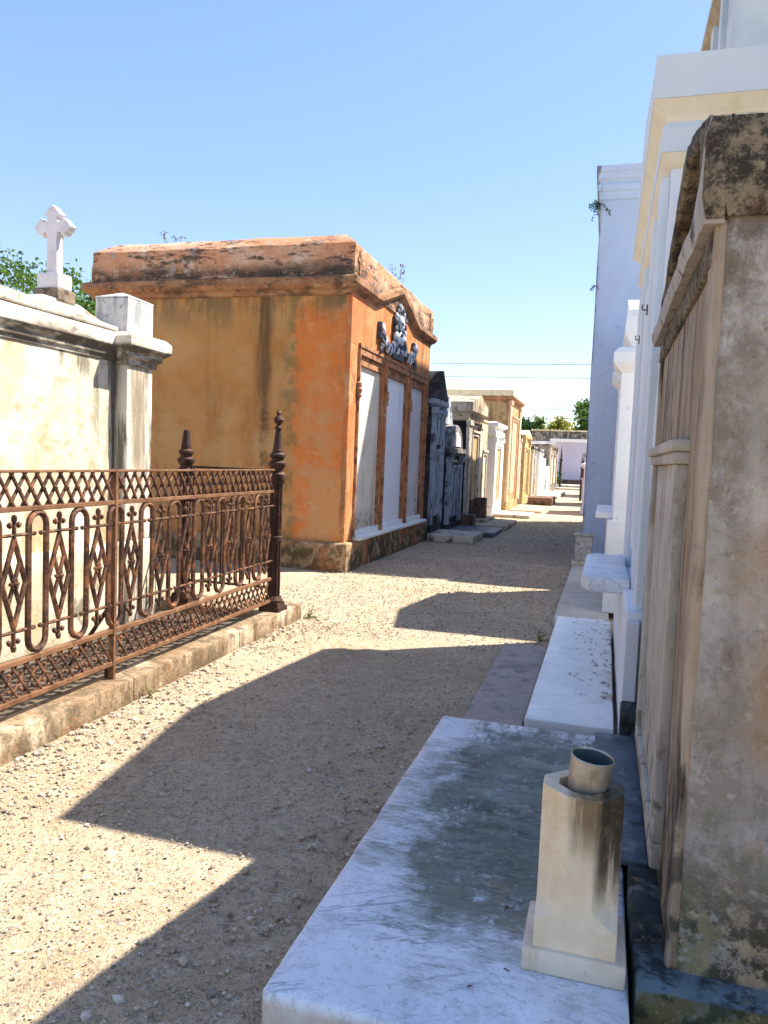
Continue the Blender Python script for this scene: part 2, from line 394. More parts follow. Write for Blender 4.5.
# orange tomb
M['ochre'] = mat('ochre_render', (.41, .178, .045), (.48, .235, .075), 1.3, [
    patch((.52, .30, .12), 1.8, .46, .62, .6), patch((.42, .26, .115), 5, .5, .64, .4, r=.75), streak((.20, .105, .04), .50, .68, 2.2, .55, .09), streak((.075, .045, .022), .30, .52, 5, .85, .06, off=21, m=[('x', -4.36, -4.24, .12), ('x', -4.05, -4.17, .12)]),
    patch((.66, .19, .04), 1.1, .34, .42, .93, m=[('x', -3.80, -3.70, .5), ('z', 3.30, 3.1, .3)]), patch((.60, .27, .095), 2.4, .46, .60, .6, m=[('x', -3.78, -3.60, .8)]), patch((.50, .30, .13), 1.7, .44, .56, .7, r=.75, m=[('z', 2.4, 1.6, .8)]),
    patch((.62, .36, .18), 5, .54, .66, .5, m=[('x', -3.8, -3.6, .5)]), patch((.38, .16, .05), 7, .56, .68, .35, m=[('x', -3.9, -3.6, .5)]), patch((.46, .38, .28), 22, .62, .68, .4), streak((.16, .105, .05), .42, .60, 5, .75, .25, m=[('z', 2.8, 3.3, .5)]),
    patch((.20, .145, .06), 6, .46, .58, .6, m=[('x', -4.0, -3.84, .3), ('x', -3.62, -3.78, .3)])], .93, ((40, .006), (6, .016)))
M['orange'] = mat('orange_render', (.47, .19, .065), (.55, .265, .11), 2.2, [
    patch((.58, .36, .19), 3, .5, .62, .65), streak((.22, .10, .045), .48, .62, 5, .7, .15), patch((.12, .075, .05), 10, .55, .62, .6), patch((.55, .14, .035), 1.6, .48, .58, .7)], .92, ((40, .004), (6, .008)))
M['orange_trim'] = mat('red_brown_trim', (.33, .14, .06), (.42, .21, .105), 5, [patch((.09, .045, .025), 9, .48, .6, .75), patch((.6, .46, .33), 8, .6, .66, .6)], .9, ((40, .003),))
M['orange_top'] = mat('orange_parapet', (.52, .215, .10), (.59, .315, .18), 1.8, [
    patch((.62, .42, .29), 2.2, .46, .6, .7), patch((.05, .038, .028), 3.6, .40, .50, .92, r=.8, st=(.55, .55, 1.3), m=[('z', 3.84, 3.62, .4)]), patch((.055, .042, .032), 4.6, .51, .58, .9, r=.8, st=(.5, .5, 1.8)), patch((.68, .54, .43), 6, .56, .66, .5),
    patch((.26, .19, .14), 14, .55, .66, .5), patch((.34, .29, .28), 4.3, .60, .66, .6), patch((.48, .15, .055), 3, .56, .66, .45)], .93, ((40, .007), (7, .02)))
M['orange_corn'] = mat('dark_cornice', (.28, .13, .065), (.38, .20, .10), 4, [
    patch((.045, .036, .028), 5, .46, .60, .75, r=.75, st=(.5, .5, 1)), patch((.45, .30, .19), 9, .58, .66, .6)], .93, ((40, .004), (9, .008)))
M['orange_base'] = mat('mossy_base', (.30, .185, .09), (.42, .28, .16), 2.5, [
    patch((.05, .055, .02), 4, .42, .52, .88, m=[('z', .36, .2, .4)]), patch((.045, .042, .025), 5, .40, .50, .9, m=[('y', 9.2, 9.7, .5)]), patch((.48, .36, .22), 7, .5, .6, .6), patch((.10, .06, .035), 9, .5, .58, .7), patch((.38, .14, .05), 3, .52, .6, .6)], .93, ((40, .007), (8, .014)))
M['tablet'] = mat('white_tablet', (.66, .60, .48), (.74, .70, .61), 3, [
    streak((.48, .34, .16), .50, .64, 7, .6, .1), patch((.07, .06, .04), 11, .42, .58, .85, r=.8, m=[('z', .78, .52, .35)]), patch((.55, .48, .34), 3, .5, .62, .5), streak((.20, .16, .10), .58, .66, 12, .5, .1)], .6, ((40, .0015),))
M['tablet_blue'] = mat('pale_blue_tablet', (.74, .75, .78), (.80, .80, .82), 2, [streak((.5, .53, .6), .58, .7, 4, .5, .1)], .6, ((40, .0015),))
M['tablet_pink'] = mat('pinkish_tablet', (.62, .54, .52), (.70, .64, .63), 2, [streak((.40, .32, .29), .56, .7, 6, .5, .1), patch((.07, .06, .045), 8, .52, .62, .8, m=[('z', .85, .55, .3)])], .65, ((40, .0015),))
M['relief_dark'] = mat('blackened_relief', (.055, .065, .085), (.10, .12, .15), 12, [patch((.03, .03, .03), 18, .5, .6, .7)], .7, ((60, .003),))
M['relief_pale'] = mat('pale_relief', (.48, .54, .62), (.60, .64, .70), 14, [patch((.12, .14, .18), 22, .52, .6, .7)], .7, ((60, .003),))
# iron, kerb
M['iron'] = mat('rusty_iron', (.072, .032, .019), (.14, .062, .033), 14, [
    patch((.28, .12, .055), 9, .48, .6, .75), patch((.022, .013, .011), 16, .46, .58, .75), patch((.26, .12, .055), 40, .56, .64, .6)], .72, ((120, .002), (40, .002)), metal=.2, spec=.4)
M['iron_rail'] = mat('rusty_flat_iron', (.15, .072, .036), (.225, .115, .06), 8, [patch((.12, .05, .028), 12, .52, .62, .7), patch((.32, .18, .09), 20, .54, .66, .6)], .75, ((120, .0012), (30, .001)), metal=.15)
M['iron_dark'] = mat('dark_iron', (.03, .016, .013), (.065, .03, .021), 12, [patch((.17, .075, .038), 10, .54, .64, .7)], .7, ((100, .001),), metal=.2)
M['kerb'] = mat('old_kerb', (.27, .195, .12), (.37, .28, .185), 3, [
    patch((.21, .13, .07), 4, .44, .56, .75), patch((.52, .43, .31), 2.2, .5, .6, .8), streak((.10, .07, .04), .46, .6, 9, .75, .3), patch((.07, .052, .035), 25, .52, .62, .65, r=.75), patch((.42, .15, .06), 3, .58, .64, .5)], .93, ((50, .006), (10, .01)))
# ground
def ground_mat():
    T = NT('gravel_ground')
    n1 = T.noise(.9, rough=.6); n2 = T.noise(7, off=3, rough=.7); n3 = T.noise(70, off=8, rough=.8, detail=4)
    col = T.mix(T.ramp(n1, .35, .65), (.47, .356, .225), (.57, .456, .31))
    col = T.mix(T.ramp(n2, .4, .62, 0, .6), col, (.63, .505, .34))
    col = T.mix(T.ramp(T.noise(1.1, off=31), .55, .68, 0, .45), col, (.33, .30, .215))
    col = T.mix(T.ramp(n3, .54, .64, 0, .85), col, (.16, .115, .075))
    col = T.mix(T.ramp(n3, .40, .33, 0, .7), col, (.68, .61, .51))
    col = T.mix(T.ramp(T.noise(24, off=14, rough=.7, detail=4), .54, .66, 0, .55), col, (.25, .19, .13))
    col = T.mix(T.ramp(T.noise(19, off=19, rough=.7, detail=4), .55, .66, 0, .55), col, (.70, .60, .46))
    w = T.warp(9, .05)
    vd = T.voro(48, 'F1', w); vc = T.voro(48, 'F1', w, 'Color')
    sp = T.n.new('ShaderNodeSeparateColor'); T.l.new(vc, sp.inputs[0])
    peb = T.math('MULTIPLY', T.ramp(vd, .42, .30), T.ramp(sp.outputs[0], .62, .7))
    pc = T.mix(sp.outputs[1], (.26, .22, .18), (.66, .60, .52))
    col = T.mix(T.math('MULTIPLY', peb, .75), col, pc)
    T.l.new(col, T.b.inputs['Base Color']); T.b.inputs['Roughness'].default_value = .95; T.b.inputs['Specular IOR Level'].default_value = .15
    b1 = T.bump(T.noise(5, off=4), .03); b2 = T.bump(n3, .012, 1, b1)
    b3 = T.bump(peb, .010, 1, b2); b4 = T.bump(T.noise(160, off=2, detail=3), .006, 1, b3)
    T.l.new(b4, T.b.inputs['Normal'])
    return T.m
M['ground'] = ground_mat()
def island_mat(name, cols, rough=.9, trans=0.0):
    T = NT(name)
    r = T.n.new('ShaderNodeValToRGB'); r.color_ramp.interpolation = 'LINEAR'
    el = r.color_ramp.elements
    while len(el) < len(cols): el.new(.5)
    for i, c in enumerate(cols):
        el[i].position = i/(len(cols)-1); el[i].color = (*c, 1)
    T.l.new(T.isl, r.inputs[0]); col = r.outputs[0]
    col = T.mix(T.ramp(T.noise(90, detail=3), .5, .66, 0, .4), col, (cols[0][0]*.5, cols[0][1]*.5, cols[0][2]*.5))
    T.l.new(col, T.b.inputs['Base Color']); T.b.inputs['Roughness'].default_value = rough
    T.b.inputs['Specular IOR Level'].default_value = .25
    if trans:
        tr = T.n.new('ShaderNodeBsdfTranslucent'); T.l.new(col, tr.inputs[0])
        ms = T.n.new('ShaderNodeMixShader'); ms.inputs[0].default_value = trans
        T.l.new(T.b.outputs[0], ms.inputs[1]); T.l.new(tr.outputs[0], ms.inputs[2])
        T.l.new(ms.outputs[0], T.n['Material Output'].inputs['Surface'])
    return T.m
M['stones'] = island_mat('loose_gravel', [(.22, .18, .14), (.34, .28, .21), (.42, .34, .25), (.50, .42, .32), (.58, .52, .43)])
M['leaf'] = island_mat('green_leaves', [(.045, .10, .018), (.075, .16, .025), (.11, .21, .035), (.15, .25, .05)], .6, .4)
M['leaf_dark'] = island_mat('dark_leaves', [(.025, .075, .02), (.04, .11, .03), (.07, .15, .04)], .6, .35)
M['leaf_yellow'] = island_mat('yellow_green_leaves', [(.20, .22, .025), (.29, .30, .04), (.36, .35, .06)], .6, .4)
M['fern'] = island_mat('fern_fronds', [(.035, .10, .05), (.06, .15, .08), (.10, .18, .10)], .6, .3)
M['weed'] = island_mat('weed_leaves', [(.12, .16, .03), (.18, .22, .05), (.25, .26, .08)], .6, .3)
M['dead'] = island_mat('dead_leaves', [(.05, .03, .02), (.10, .055, .03), (.16, .09, .05)], .8)
M['bark'] = mat('bark', (.10, .075, .055), (.16, .125, .09), 6, [], .95, ((30, .01),))
M['wire'] = mat('wire', (.10, .12, .14), (.13, .15, .17), 3, [], .6, ())
M['twig'] = mat('dry_twig', (.12, .09, .06), (.18, .14, .10), 8, [], .9, ())

# generic old tombs of the row
def oldmat(name, c1, c2, dark=.5, dc=(.05, .045, .04)):
    return mat(name, c1, c2, 2, [streak(dc, .58-dark*.2, .68-dark*.14, 4, .85, .12), patch(dc, 4, .58-dark*.17, .66-dark*.13, .8), patch((c2[0]*1.1, c2[1]*1.1, c2[2]*1.1), 3, .54, .66, .5)], .9, ((30, .003), (6, .008)))
M['blackish'] = oldmat('blackish_render', (.05, .046, .044), (.09, .088, .086), .7, (.012, .012, .012))  # very dark base with darker streaks and patches
M['bluegrey'] = oldmat('blue_grey_stone', (.32, .37, .43), (.44, .49, .55), .4, (.04, .04, .045))
M['greenstain'] = mat('green_stained_marble', (.42, .47, .50), (.56, .60, .62), 4, [patch((.10, .16, .10), 5, .5, .6, .8, st=(1, 1, .4)), streak((.04, .045, .04), .54, .66, 7, .8), patch((.32, .24, .13), 5, .56, .64, .6)], .85, ((30, .003),))
M['greymix'] = oldmat('grey_render', (.26, .255, .25), (.40, .385, .37), .6, (.035, .03, .028))
M['soot'] = mat('stain_shade_render', (.012, .011, .010), (.025, .022, .02), 3, [patch((.05, .042, .035), 6, .56, .64, .6)], .95, ((30, .003),))  # dark stain and the shade of the gaps put into one near-black
M['cream'] = oldmat('cream_render', (.60, .52, .39), (.70, .63, .50), .25, (.2, .13, .07))
M['beige'] = oldmat('beige_render', (.44, .36, .25), (.54, .45, .33), .3, (.14, .1, .06))
M['niche'] = oldmat('ochre_niche', (.42, .29, .13), (.50, .37, .19), .2, (.15, .09, .04))
M['tan'] = oldmat('tan_render', (.40, .25, .105), (.47, .31, .15), .25, (.2, .12, .06))
M['tan_pink'] = oldmat('pink_render', (.60, .36, .22), (.66, .44, .30), .15, (.3, .16, .09))
M['tan_roof'] = oldmat('pale_yellow_coping', (.66, .55, .33), (.74, .64, .43), .15, (.3, .2, .1))
M['yellow'] = oldmat('yellow_render', (.52, .375, .16), (.60, .46, .23), .15, (.3, .18, .06))
M['darkred'] = oldmat('dark_red_render', (.14, .06, .045), (.20, .09, .065), .4)
M['brownvault'] = oldmat('brown_vault_render', (.27, .21, .15), (.36, .29, .21), .6)
M['lavender'] = mat('lavender_wall_paint', (.50, .48, .58), (.58, .54, .62), .6, [patch((.58, .44, .44), .5, .5, .66, .6)], .85, ((15, .002),))
M['brick_old'] = oldmat('old_brown_wall', (.30, .25, .19), (.40, .34, .26), .6)
M['paving'] = oldmat('pale_paving', (.50, .44, .36), (.60, .54, .45), .2)
M['carved'] = mat('carved_grey_marble', (.36, .36, .33), (.55, .54, .50), 9, [dict(t='v', c=(.16, .16, .14), s=9, w=.04, dist=2, a=.8), patch((.16, .15, .12), 12, .56, .64, .7)], .8, ((30, .006),))
M['brickred'] = oldmat('dark_brick', (.16, .085, .055), (.23, .13, .09), .4)

# ------------------------------------------------------------------ ground
b = B()
gx = [-120, -40, -12] + [-6+.25*i for i in range(0, 33)] + [3, 8, 30, 120]
gy = [-20, -6, -1] + [.25*i for i in range(0, 49)] + [14, 17, 21, 26, 32, 40, 50, 62, 90, 160, 300]
gv = {}
for i, x in enumerate(gx):
    for j, y in enumerate(gy):
        z = (mnoise.noise(Vector((x*1.1, y*1.1, 2)))*.012 - .006) if -6 <= x <= 2.1 and 0 <= y <= 26 else -.004
        gv[i, j] = b.verts.new((x, y, z))
for i in range(len(gx)-1):
    for j in range(len(gy)-1):
        b.faces.new((gv[i, j], gv[i+1, j], gv[i+1, j+1], gv[i, j+1]))
setting('ground', b, M['ground'], smooth=True)

def gravel(n, fx, fy, smin, smax, rng, bm):
    for _ in range(n):
        x, y = fx(rng), fy(rng)
        s = smin+(smax-smin)*rng.random()**3
        blob(bm, (x, y, s*.18), s*rng.uniform(.7, 1.2), s*rng.uniform(.7, 1.1), s*rng.uniform(.45, .75), .25, rng)
rng = random.Random(11)
b = B()
gravel(7000, lambda r: r.uniform(-2.44, -.6), lambda r: 1.3+3.2*r.random()**1.2, .0018, .005, rng, b)
gravel(5200, lambda r: r.uniform(-2.44, -.6), lambda r: 1.3+4.6*r.random()**1.3, .0025, .0085, rng, b)
gravel(1500, lambda r: -2.44+.42*r.random()**1.6, lambda r: 2.3+3.8*r.random()**1.1, .004, .017, rng, b)
gravel(260, lambda r: -1.25+.5*r.random()**.6, lambda r: 1.35+2.6*r.random(), .006, .018, rng, b)
gravel(9500, lambda r: r.uniform(-3.2, -.4), lambda r: 5.6+5*r.random(), .005, .012, rng, b)
gravel(4200, lambda r: r.uniform(-2.9, -.4), lambda r: 9+12*r.random(), .007, .014, rng, b)
gravel(12, lambda r: r.uniform(-2.2, -.8), lambda r: 1.4+3*r.random(), .010, .02, rng, b)
setting('gravel', b, M['stones'], 'stuff')

# ------------------------------------------------------------------ RIGHT: weathered tomb (nearest)
R1Y0, R1Y1, R1X = 1.945, 3.80, .235
t = thing('weathered_tomb', 'grey and brown weathered stucco tomb with blackened gabled top, nearest on the right', 'tomb', (.235, 1.945, 0))
b = B(); rbox(b, R1X, 2.9, R1Y0, R1Y1, .02, 2.0, .012, .09, .006, 3.0, .006); part('wall', b, M['old_side'], t, True)
b = B(); rbox(b, .138, 3.0, 1.845, 2.46, 0, .16, .012, .07, .008, 6, .008); rbox(b, .225, 3.0, 2.45, 3.80, 0, .155, .012, .1, .006, 6)
part('plinth', b, M['moss_black'], t, True)
# front: stained face, corner pilaster
b = B(); rbox(b, .222, .245, R1Y0+.125, R1Y1-.13, .16, 1.995, .004, .09, .003, 5); part('front_face', b, M['old_front'], t, True)
for y0, y1 in ((R1Y0+.006, R1Y0+.12), (R1Y1-.12, R1Y1-.006)):
    b = B(); rbox(b, .213, .245, y0, y1, .16, 1.99, .008, .06, .004, 6, .006); part('pilaster', b, M['old_front'], t, True)
# parapet with a low gable and a sunken field
def gab(y): # top line of the parapet
    if y < 2.45: return 2.215+.145*max(0, (y-1.93)/.52)**.8
    if y < 3.35: return 2.36-.33*((y-2.45)/.9)**1.15
    return 2.03
b = B()
ys = [1.925+(3.82-1.925)*i/44 for i in range(45)]
def rough_prism(bm, x0, x1, ylist, zlo, zhi, amp=.004, nx=6, zn=5):
    key = {}
    xs = [x0+(x1-x0)*i/nx for i in range(nx+1)]
    def V(i, j, k):
        kk = (i, j, k)
        if kk not in key:
            x, y = xs[i], ylist[j]; z = zlo(y)+(zhi(y)-zlo(y))*k/zn
            p = Vector((x, y, z)); nse = mnoise.noise(p*9)*amp+mnoise.noise(p*25)*amp*.5
            if i == 0: x += nse-(.012 if k in (0, zn) else 0)*-1
            if j == 0: y += nse+(.010 if k in (0, zn) else 0)
            if k == zn: z += nse
            key[kk] = bm.verts.new((x, y, z))
        return key[kk]
    I, J, K = nx, len(ylist)-1, zn
    for i in range(I):
        for j in range(J):
            for k in (0, K): bm.faces.new((V(i, j, k), V(i+1, j, k), V(i+1, j+1, k), V(i, j+1, k)))
        for k in range(K):
            for j in (0, J): bm.faces.new((V(i, j, k), V(i+1, j, k), V(i+1, j, k+1), V(i, j, k+1)))
    for j in range(J):
        for k in range(K):
            for i in (0, I): bm.faces.new((V(i, j, k), V(i, j+1, k), V(i, j+1, k+1), V(i, j, k+1)))
rough_prism(b, .225, 2.95, ys, lambda y: 1.99, gab, .005, 30, 6)
part('parapet', b, M['old_top'], t, True)
# raised rim round the sunken field of the front
b = B()
rough_prism(b, .176, .228, ys, lambda y: min(max(2.06, gab(y)-.055), gab(y)-.012) if 2.03 < y < 3.72 else 1.985, gab, .004, 3, 5)
part('gable_rim', b, M['old_top'], t, True)
b = B()
rough_prism(b, .172, .23, [1.93+.005*0+1.885*i/40 for i in range(41)], lambda y: 1.975, lambda y: 2.058+(.16*max(0, 1-(y-1.93)/.22)**2 if y < 2.2 else 0), .004, 3, 3)
part('cornice', b, M['old_ledge'], t, True)
b = B(); rbox(b, .208, .235, 1.985, 3.77, 1.89, 1.976, .008, .07, .006, 9, .006); part('cove', b, M['old_top'], t, True)
# closure tablet in a frame with a little hood
b = B()
for a in ((2.32, 2.42, .3, 1.42), (3.38, 3.48, .3, 1.42)): rbox(b, .19, .232, a[0], a[1], a[2], a[3], .008, .08, .0015, 7, .004)
rbox(b, .19, .232, 2.32, 3.48, .22, .30, .008, .08, .0015, 7)
fr = part('tablet_frame', b, M['old_tablet'], t, True)
b = B()
for o, z0, z1 in ((.172, 1.455, 1.49), (.185, 1.42, 1.455)): rbox(b, o, .232, 2.305-(.2-o)*.4, 3.495+(.2-o)*.4, z0, z1, .006, .08, .001, 7, .002)
h = part('hood', b, M['old_tablet'], fr, True)
b = B(); rbox(b, .208, .23, 2.42, 3.38, .30, 1.42, .004, .1, .003, 4); part('tablet', b, M['old_tablet'], t, True)

# near ledger, slate slab, dark block
b = B(); rbox(b, -.722, .128, 1.60, 3.72, 0, .12, .012, .05, .0035, 7, .006)
solo('ledger_slab', 'large white grey-veined marble ledger with a dark green stain, bottom of the picture', 'grave slab', b, M['ledger'], (-.35, 2.66, 0), True)
b = B(); rbox(b, .025, .205, 2.5, 3.70, .123, .146, .006, .06, .002, 7, .003)
solo('slate_slab', 'narrow dark slate slab between the stained marble ledger and the weathered tomb', 'slab', b, M['slate'], (.12, 3.1, .123), True)
b = B(); rbox(b, .135, .27, 3.735, 3.845, 0, .27, .01, .04, .003, 9, .004)
solo('stone_block', 'small black stone block at the corner of the white panelled tomb plinth', 'block', b, M['moss_black'], (.2, 3.79, 0), True)

# marble flower vase: square foot, body whose corners are cut into an octagon with curved stops
vx, vy = -.008, 1.99
t = thing('marble_vase', 'cream marble octagonal flower vase on a square foot standing on the stained ledger', 'vase', (vx, vy, .12))
b = B(); bx(b, vx-.127, vx+.127, vy-.107, vy+.115, .1205, .183, .008); part('foot', b, M['vase_base'], t, True)
b = B()
hw, hd = .101, .094
ztop = .582
def sect(z):
    c = 0.0
    z0, z1 = .25, .31
    if z > z0: c = .064*math.sin(min(1, (z-z0)/(z1-z0))*PI/2)
    k = 1-.0*(z-.183)/(ztop-.183)
    w, d = hw*k, hd*k; c = max(c, .0025)
    return [(vx+x, vy+y, z) for x, y in ((-w, -d+c), (-w+c, -d), (w-c, -d), (w, -d+c), (w, d-c), (w-c, d), (-w+c, d), (-w, d-c))]
zs = [.1835, .24, .25, .256, .264, .274, .286, .298, .31, .38, .45, .52, ztop-.005, ztop]
L = []
for i, z in enumerate(zs):
    s = sect(z)
    if i == len(zs)-1: s = [(vx+(p[0]-vx)*.97, vy+(p[1]-vy)*.97, z) for p in s]
    L.append([b.verts.new(p) for p in s])
for a, c in zip(L, L[1:]):
    for k in range(8): b.faces.new((a[k], a[(k+1) % 8], c[(k+1) % 8], c[k]))
b.faces.new(L[0][::-1])
angs = [math.atan2(v.co.y-vy, v.co.x-vx) for v in L[-1]]
def ring(r, z): return [b.verts.new((vx+r*math.cos(a), vy+r*math.sin(a), z)) for a in angs]
r1 = ring(.064, ztop); r2 = ring(.062, ztop-.15)
for a, c in ((L[-1], r1), (r1, r2)):
    for k in range(8): b.faces.new((a[k], a[(k+1) % 8], c[(k+1) % 8], c[k]))
b.faces.new(r2)
part('body', b, M['vase'], t, False)
# tin cup leaning in the vase
t = thing('tin_cup', 'dull round metal cup leaning in the top of the marble vase', 'cup', (vx+.005, vy+.005, .50))
def cup(rs, cap_low, cap_high):
    bm = B(); R = Matrix.Translation((vx+.004, vy+.006, .522)) @ Matrix.Rotation(math.radians(6), 4, 'Y') @ Matrix.Rotation(math.radians(2), 4, 'X')
    rg = []
    for r, z in rs: rg.append([bm.verts.new(R @ Vector((r*math.cos(2*PI*k/32), r*math.sin(2*PI*k/32), z))) for k in range(32)])
    for a, c in zip(rg, rg[1:]):
        for k in range(32): bm.faces.new((a[k], a[(k+1) % 32], c[(k+1) % 32], c[k]))
    if cap_low: bm.faces.new(rg[0])
    if cap_high: bm.faces.new(rg[-1])
    return bm
part('shell', cup([(.046, -.03), (.05, .05), (.054, .132), (.0555, .137), (.053, .139), (.051, .134)], False, False), M['can'], t, True)
part('lining', cup([(.051, .134), (.049, .08), (.046, .02), (.044, -.02)], False, True), M['can_in'], t, True)

# ------------------------------------------------------------------ RIGHT: white panelled tomb with pediment
M['soffit'] = mat('bounce_warm_soffit', (.77, .71, .56), (.81, .76, .64), 4, [streak((.66, .58, .4), .54, .68, 6, .5)], .8, ((30, .0015),))  # warm light bounced off the ground is put into the underside's cream
t = thing('white_tomb', 'tall white limewashed tomb with low pediment and deep cornice beside the weathered tomb', 'tomb', (.2, 3.9, 0))
Y0, Y1 = 3.93, 6.55
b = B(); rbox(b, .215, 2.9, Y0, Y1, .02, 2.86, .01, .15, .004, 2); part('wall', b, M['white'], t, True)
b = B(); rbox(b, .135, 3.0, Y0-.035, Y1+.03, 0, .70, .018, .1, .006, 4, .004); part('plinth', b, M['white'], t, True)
b = B()
rectl(b, .215, 2.9, Y0, Y1, [(.052, 2.888), (.052, 3.0), (.03, 3.03)])
part('architrave', b, M['white_trim'], t)
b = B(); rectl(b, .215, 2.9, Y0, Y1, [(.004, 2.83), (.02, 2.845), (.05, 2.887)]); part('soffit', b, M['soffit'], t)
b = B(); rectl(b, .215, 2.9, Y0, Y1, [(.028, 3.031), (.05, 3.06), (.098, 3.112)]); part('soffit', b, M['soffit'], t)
b = B(); rectl(b, .215, 2.9, Y0, Y1, [(.10, 3.113), (.10, 3.305)], True, True); part('cornice', b, M['white_trim'], t)
ym = (Y0+Y1)/2
b = B(); prism(b, [(Y0-.097, 3.307), (Y1+.097, 3.307), (ym, 3.62)], 'X', .118, 2.98, .006); part('pediment', b, M['white_trim'], t)
for y0, y1 in ((Y0+.02, Y0+.30), (4.62, 4.80), (5.68, 5.86), (Y1-.30, Y1-.02)):
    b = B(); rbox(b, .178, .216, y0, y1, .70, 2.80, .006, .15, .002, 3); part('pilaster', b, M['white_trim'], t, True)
b = B(); bx(b, .195, .217, 4.84, 5.64, .86, 2.6, .004); part('tablet', b, M['white'], t)
b = B(); prism(b, [(-.105, 4.7), (-.055, 4.62), (.17, 4.62), (.17, 5.86), (-.055, 5.86), (-.105, 5.78)], 'Z', .665, .765, .03)
part('shelf', b, M['shelf'], t, True, 'grey veined marble shelf with rounded corners')
for y in (4.7, 5.77):
    b = B(); tube(b, [(.178, y, 2.32), (.15, y, 2.32), (.146, y, 2.335), (.15, y, 2.35)], .004, 6); tube(b, [(.176, y, 2.29), (.176, y, 2.35)], .006, 6); part('hook', b, M['iron_dark'], t, True)
b = B(); bx(b, .138, .20, 3.83, 3.885, .02, .66, .004); part('corner_block', b, M['white'], t)

b = B(); rbox(b, -.33, .112, 3.90, 6.72, 0, .10, .008, .09, .002, 5, .003)
solo('white_ledger', 'clean white marble ledger with fallen leaves in front of the white pedimented tomb', 'grave slab', b, M['white_slab'], (-.1, 5.3, 0), True)
b = B(); rbox(b, -.37, .10, 6.74, 11.3, 0, .055, .006, .12, .002, 5, .003)
solo('beige_pavement_slab', 'long beige stone strip beyond the clean white ledger', 'slab', b, M['beige_slab'], (-.13, 9, 0), True)
b = B(); rbox(b, -.655, -.345, 3.80, 5.72, 0, .05, .008, .09, .004, 5, .004)
solo('cracked_slab', 'low brown cracked cement slab along the left side of the clean white ledger', 'slab', b, M['brown_slab'], (-.5, 4.75, 0), True)
rng = random.Random(5); b = B()
for _ in range(110):
    x = .10-.28*rng.random()**1.6; y = rng.uniform(4.3, 6.9); z = .103 if y < 6.71 else .058
    s = rng.uniform(.008, .017); a = rng.random()*6.28
    d = Vector((math.cos(a), math.sin(a), rng.uniform(-.1, .3))); w = Vector((-d.y, d.x, rng.uniform(-.2, .2)))
    p = Vector((x, y, z))
    b.faces.new([b.verts.new(q) for q in (p, p+d*s+w*s*.5+Vector((0, 0, .002)), p+d*s*2.1, p+d*s-w*s*.5+Vector((0, 0, .002)))])
for x, y, z in ((-.24, 1.78, .121), (-.17, 1.87, .121), (-.2, 2.15, .121), (.03, 1.72, .121)):
    for k in range(2): leaf(b, (x, y, z+.004), .012, rng)
setting('fallen_leaves', b, M['dead'], 'stuff')

# ------------------------------------------------------------------ RIGHT: second white tomb, hidden tomb, blue building, tall building
t = thing('small_white_tomb', 'white tomb with two stepped cornices between the pedimented tomb and the blue wall', 'tomb', (.15, 7.35, 0))
b = B(); bx(b, .17, 2.8, 7.42, 9.12, .02, 2.6, .008); part('wall', b, M['bright_white'], t)
b = B(); rectl(b, .17, 2.8, 7.42, 9.12, [(.0, 2.50), (.05, 2.60), (.07, 2.62), (.07, 2.75), (.06, 2.85), (.02, 2.87)]); part('cornice', b, M['bright_white'], t)
b = B(); prism(b, [(7.38, 2.86), (9.16, 2.86), (8.27, 3.12)], 'X', .12, 2.7); part('pediment', b, M['bright_white'], t)
for y0, y1 in ((7.34, 7.62), (8.9, 9.14)):
    b = B(); bx(b, .085, .20, y0, y1, .06, 2.28, .006)
    rectl(b, .085, .25, y0, y1, [(0, 2.28), (.05, 2.33), (.075, 2.36), (.075, 2.45), (.03, 2.50), (0, 2.51)]); bx(b, .04, .22, y0-.03, y1+.03, .056, .92, .008)
    part('pilaster', b, M['bright_white'], t)
b = B(); bx(b, -.07, .18, 7.45, 8.9, .925, .985, .012); part('shelf', b, M['bright_white'], t)
t = thing('plain_tomb', 'plain white tomb almost hidden between the small white tomb and the blue wall', 'tomb', (.2, 10.15, 0))
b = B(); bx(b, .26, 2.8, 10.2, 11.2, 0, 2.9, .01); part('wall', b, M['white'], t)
b = B(); rectl(b, .26, 2.8, 10.2, 11.2, [(0, 2.9), (.08, 2.98), (.08, 3.1)]); part('cornice', b, M['white_trim'], t)

t = thing('blue_building', 'high pale blue limewashed tomb building with ferns on its edge, right of the path', 'building', (-.29, 11.4, 0))
b = B(); rbox(b, -.285, 1.36, 11.4, 20.3, 0, 5.2, .012, .4, .010, 1.3, .01); part('wall', b, M['blue'], t, True)
b = B()
rectl(b, -.285, 1.36, 11.4, 20.3, [(.004, 5.16), (.03, 5.175), (.03, 5.27), (.055, 5.285), (.055, 5.37), (.02, 5.38), (.02, 5.42), (.06, 5.45), (.06, 5.53), (.08, 5.54), (.08, 5.62), (0, 5.64)]); part('cornice', b, M['blue'], t)
b = B(); rbox(b, -.30, 1.36, 11.36, 20.3, 0, .17, .01, .4, .004, 2); part('plinth', b, M['blue'], t, True)
t = thing('tall_building', 'tall pale building with brown eave at the top right corner behind the white cornice', 'building', (1.5, 13.5, 0))
b = B(); bx(b, 1.55, 8, 13.6, 18.25, 0, 10.0, .01); part('wall', b, M['tall'], t)
b = B()
for y in (14.6, 15.9, 17.2): bx(b, 1.46, 1.56, y, y+.35, 0, 9.75, .01)
part('pilaster_strip', b, M['tall'], t)
b = B(); rectl(b, 1.55, 8, 13.6, 18.25, [(0, 9.7), (.05, 9.85), (.09, 10.0), (.14, 10.06), (.14, 10.14)]); part('eave', b, M['eave'], t)
b = B(); rectl(b, 1.55, 8, 13.6, 18.25, [(.155, 10.142), (.155, 10.24), (.05, 10.32)]); part('gutter', b, M['tall'], t)

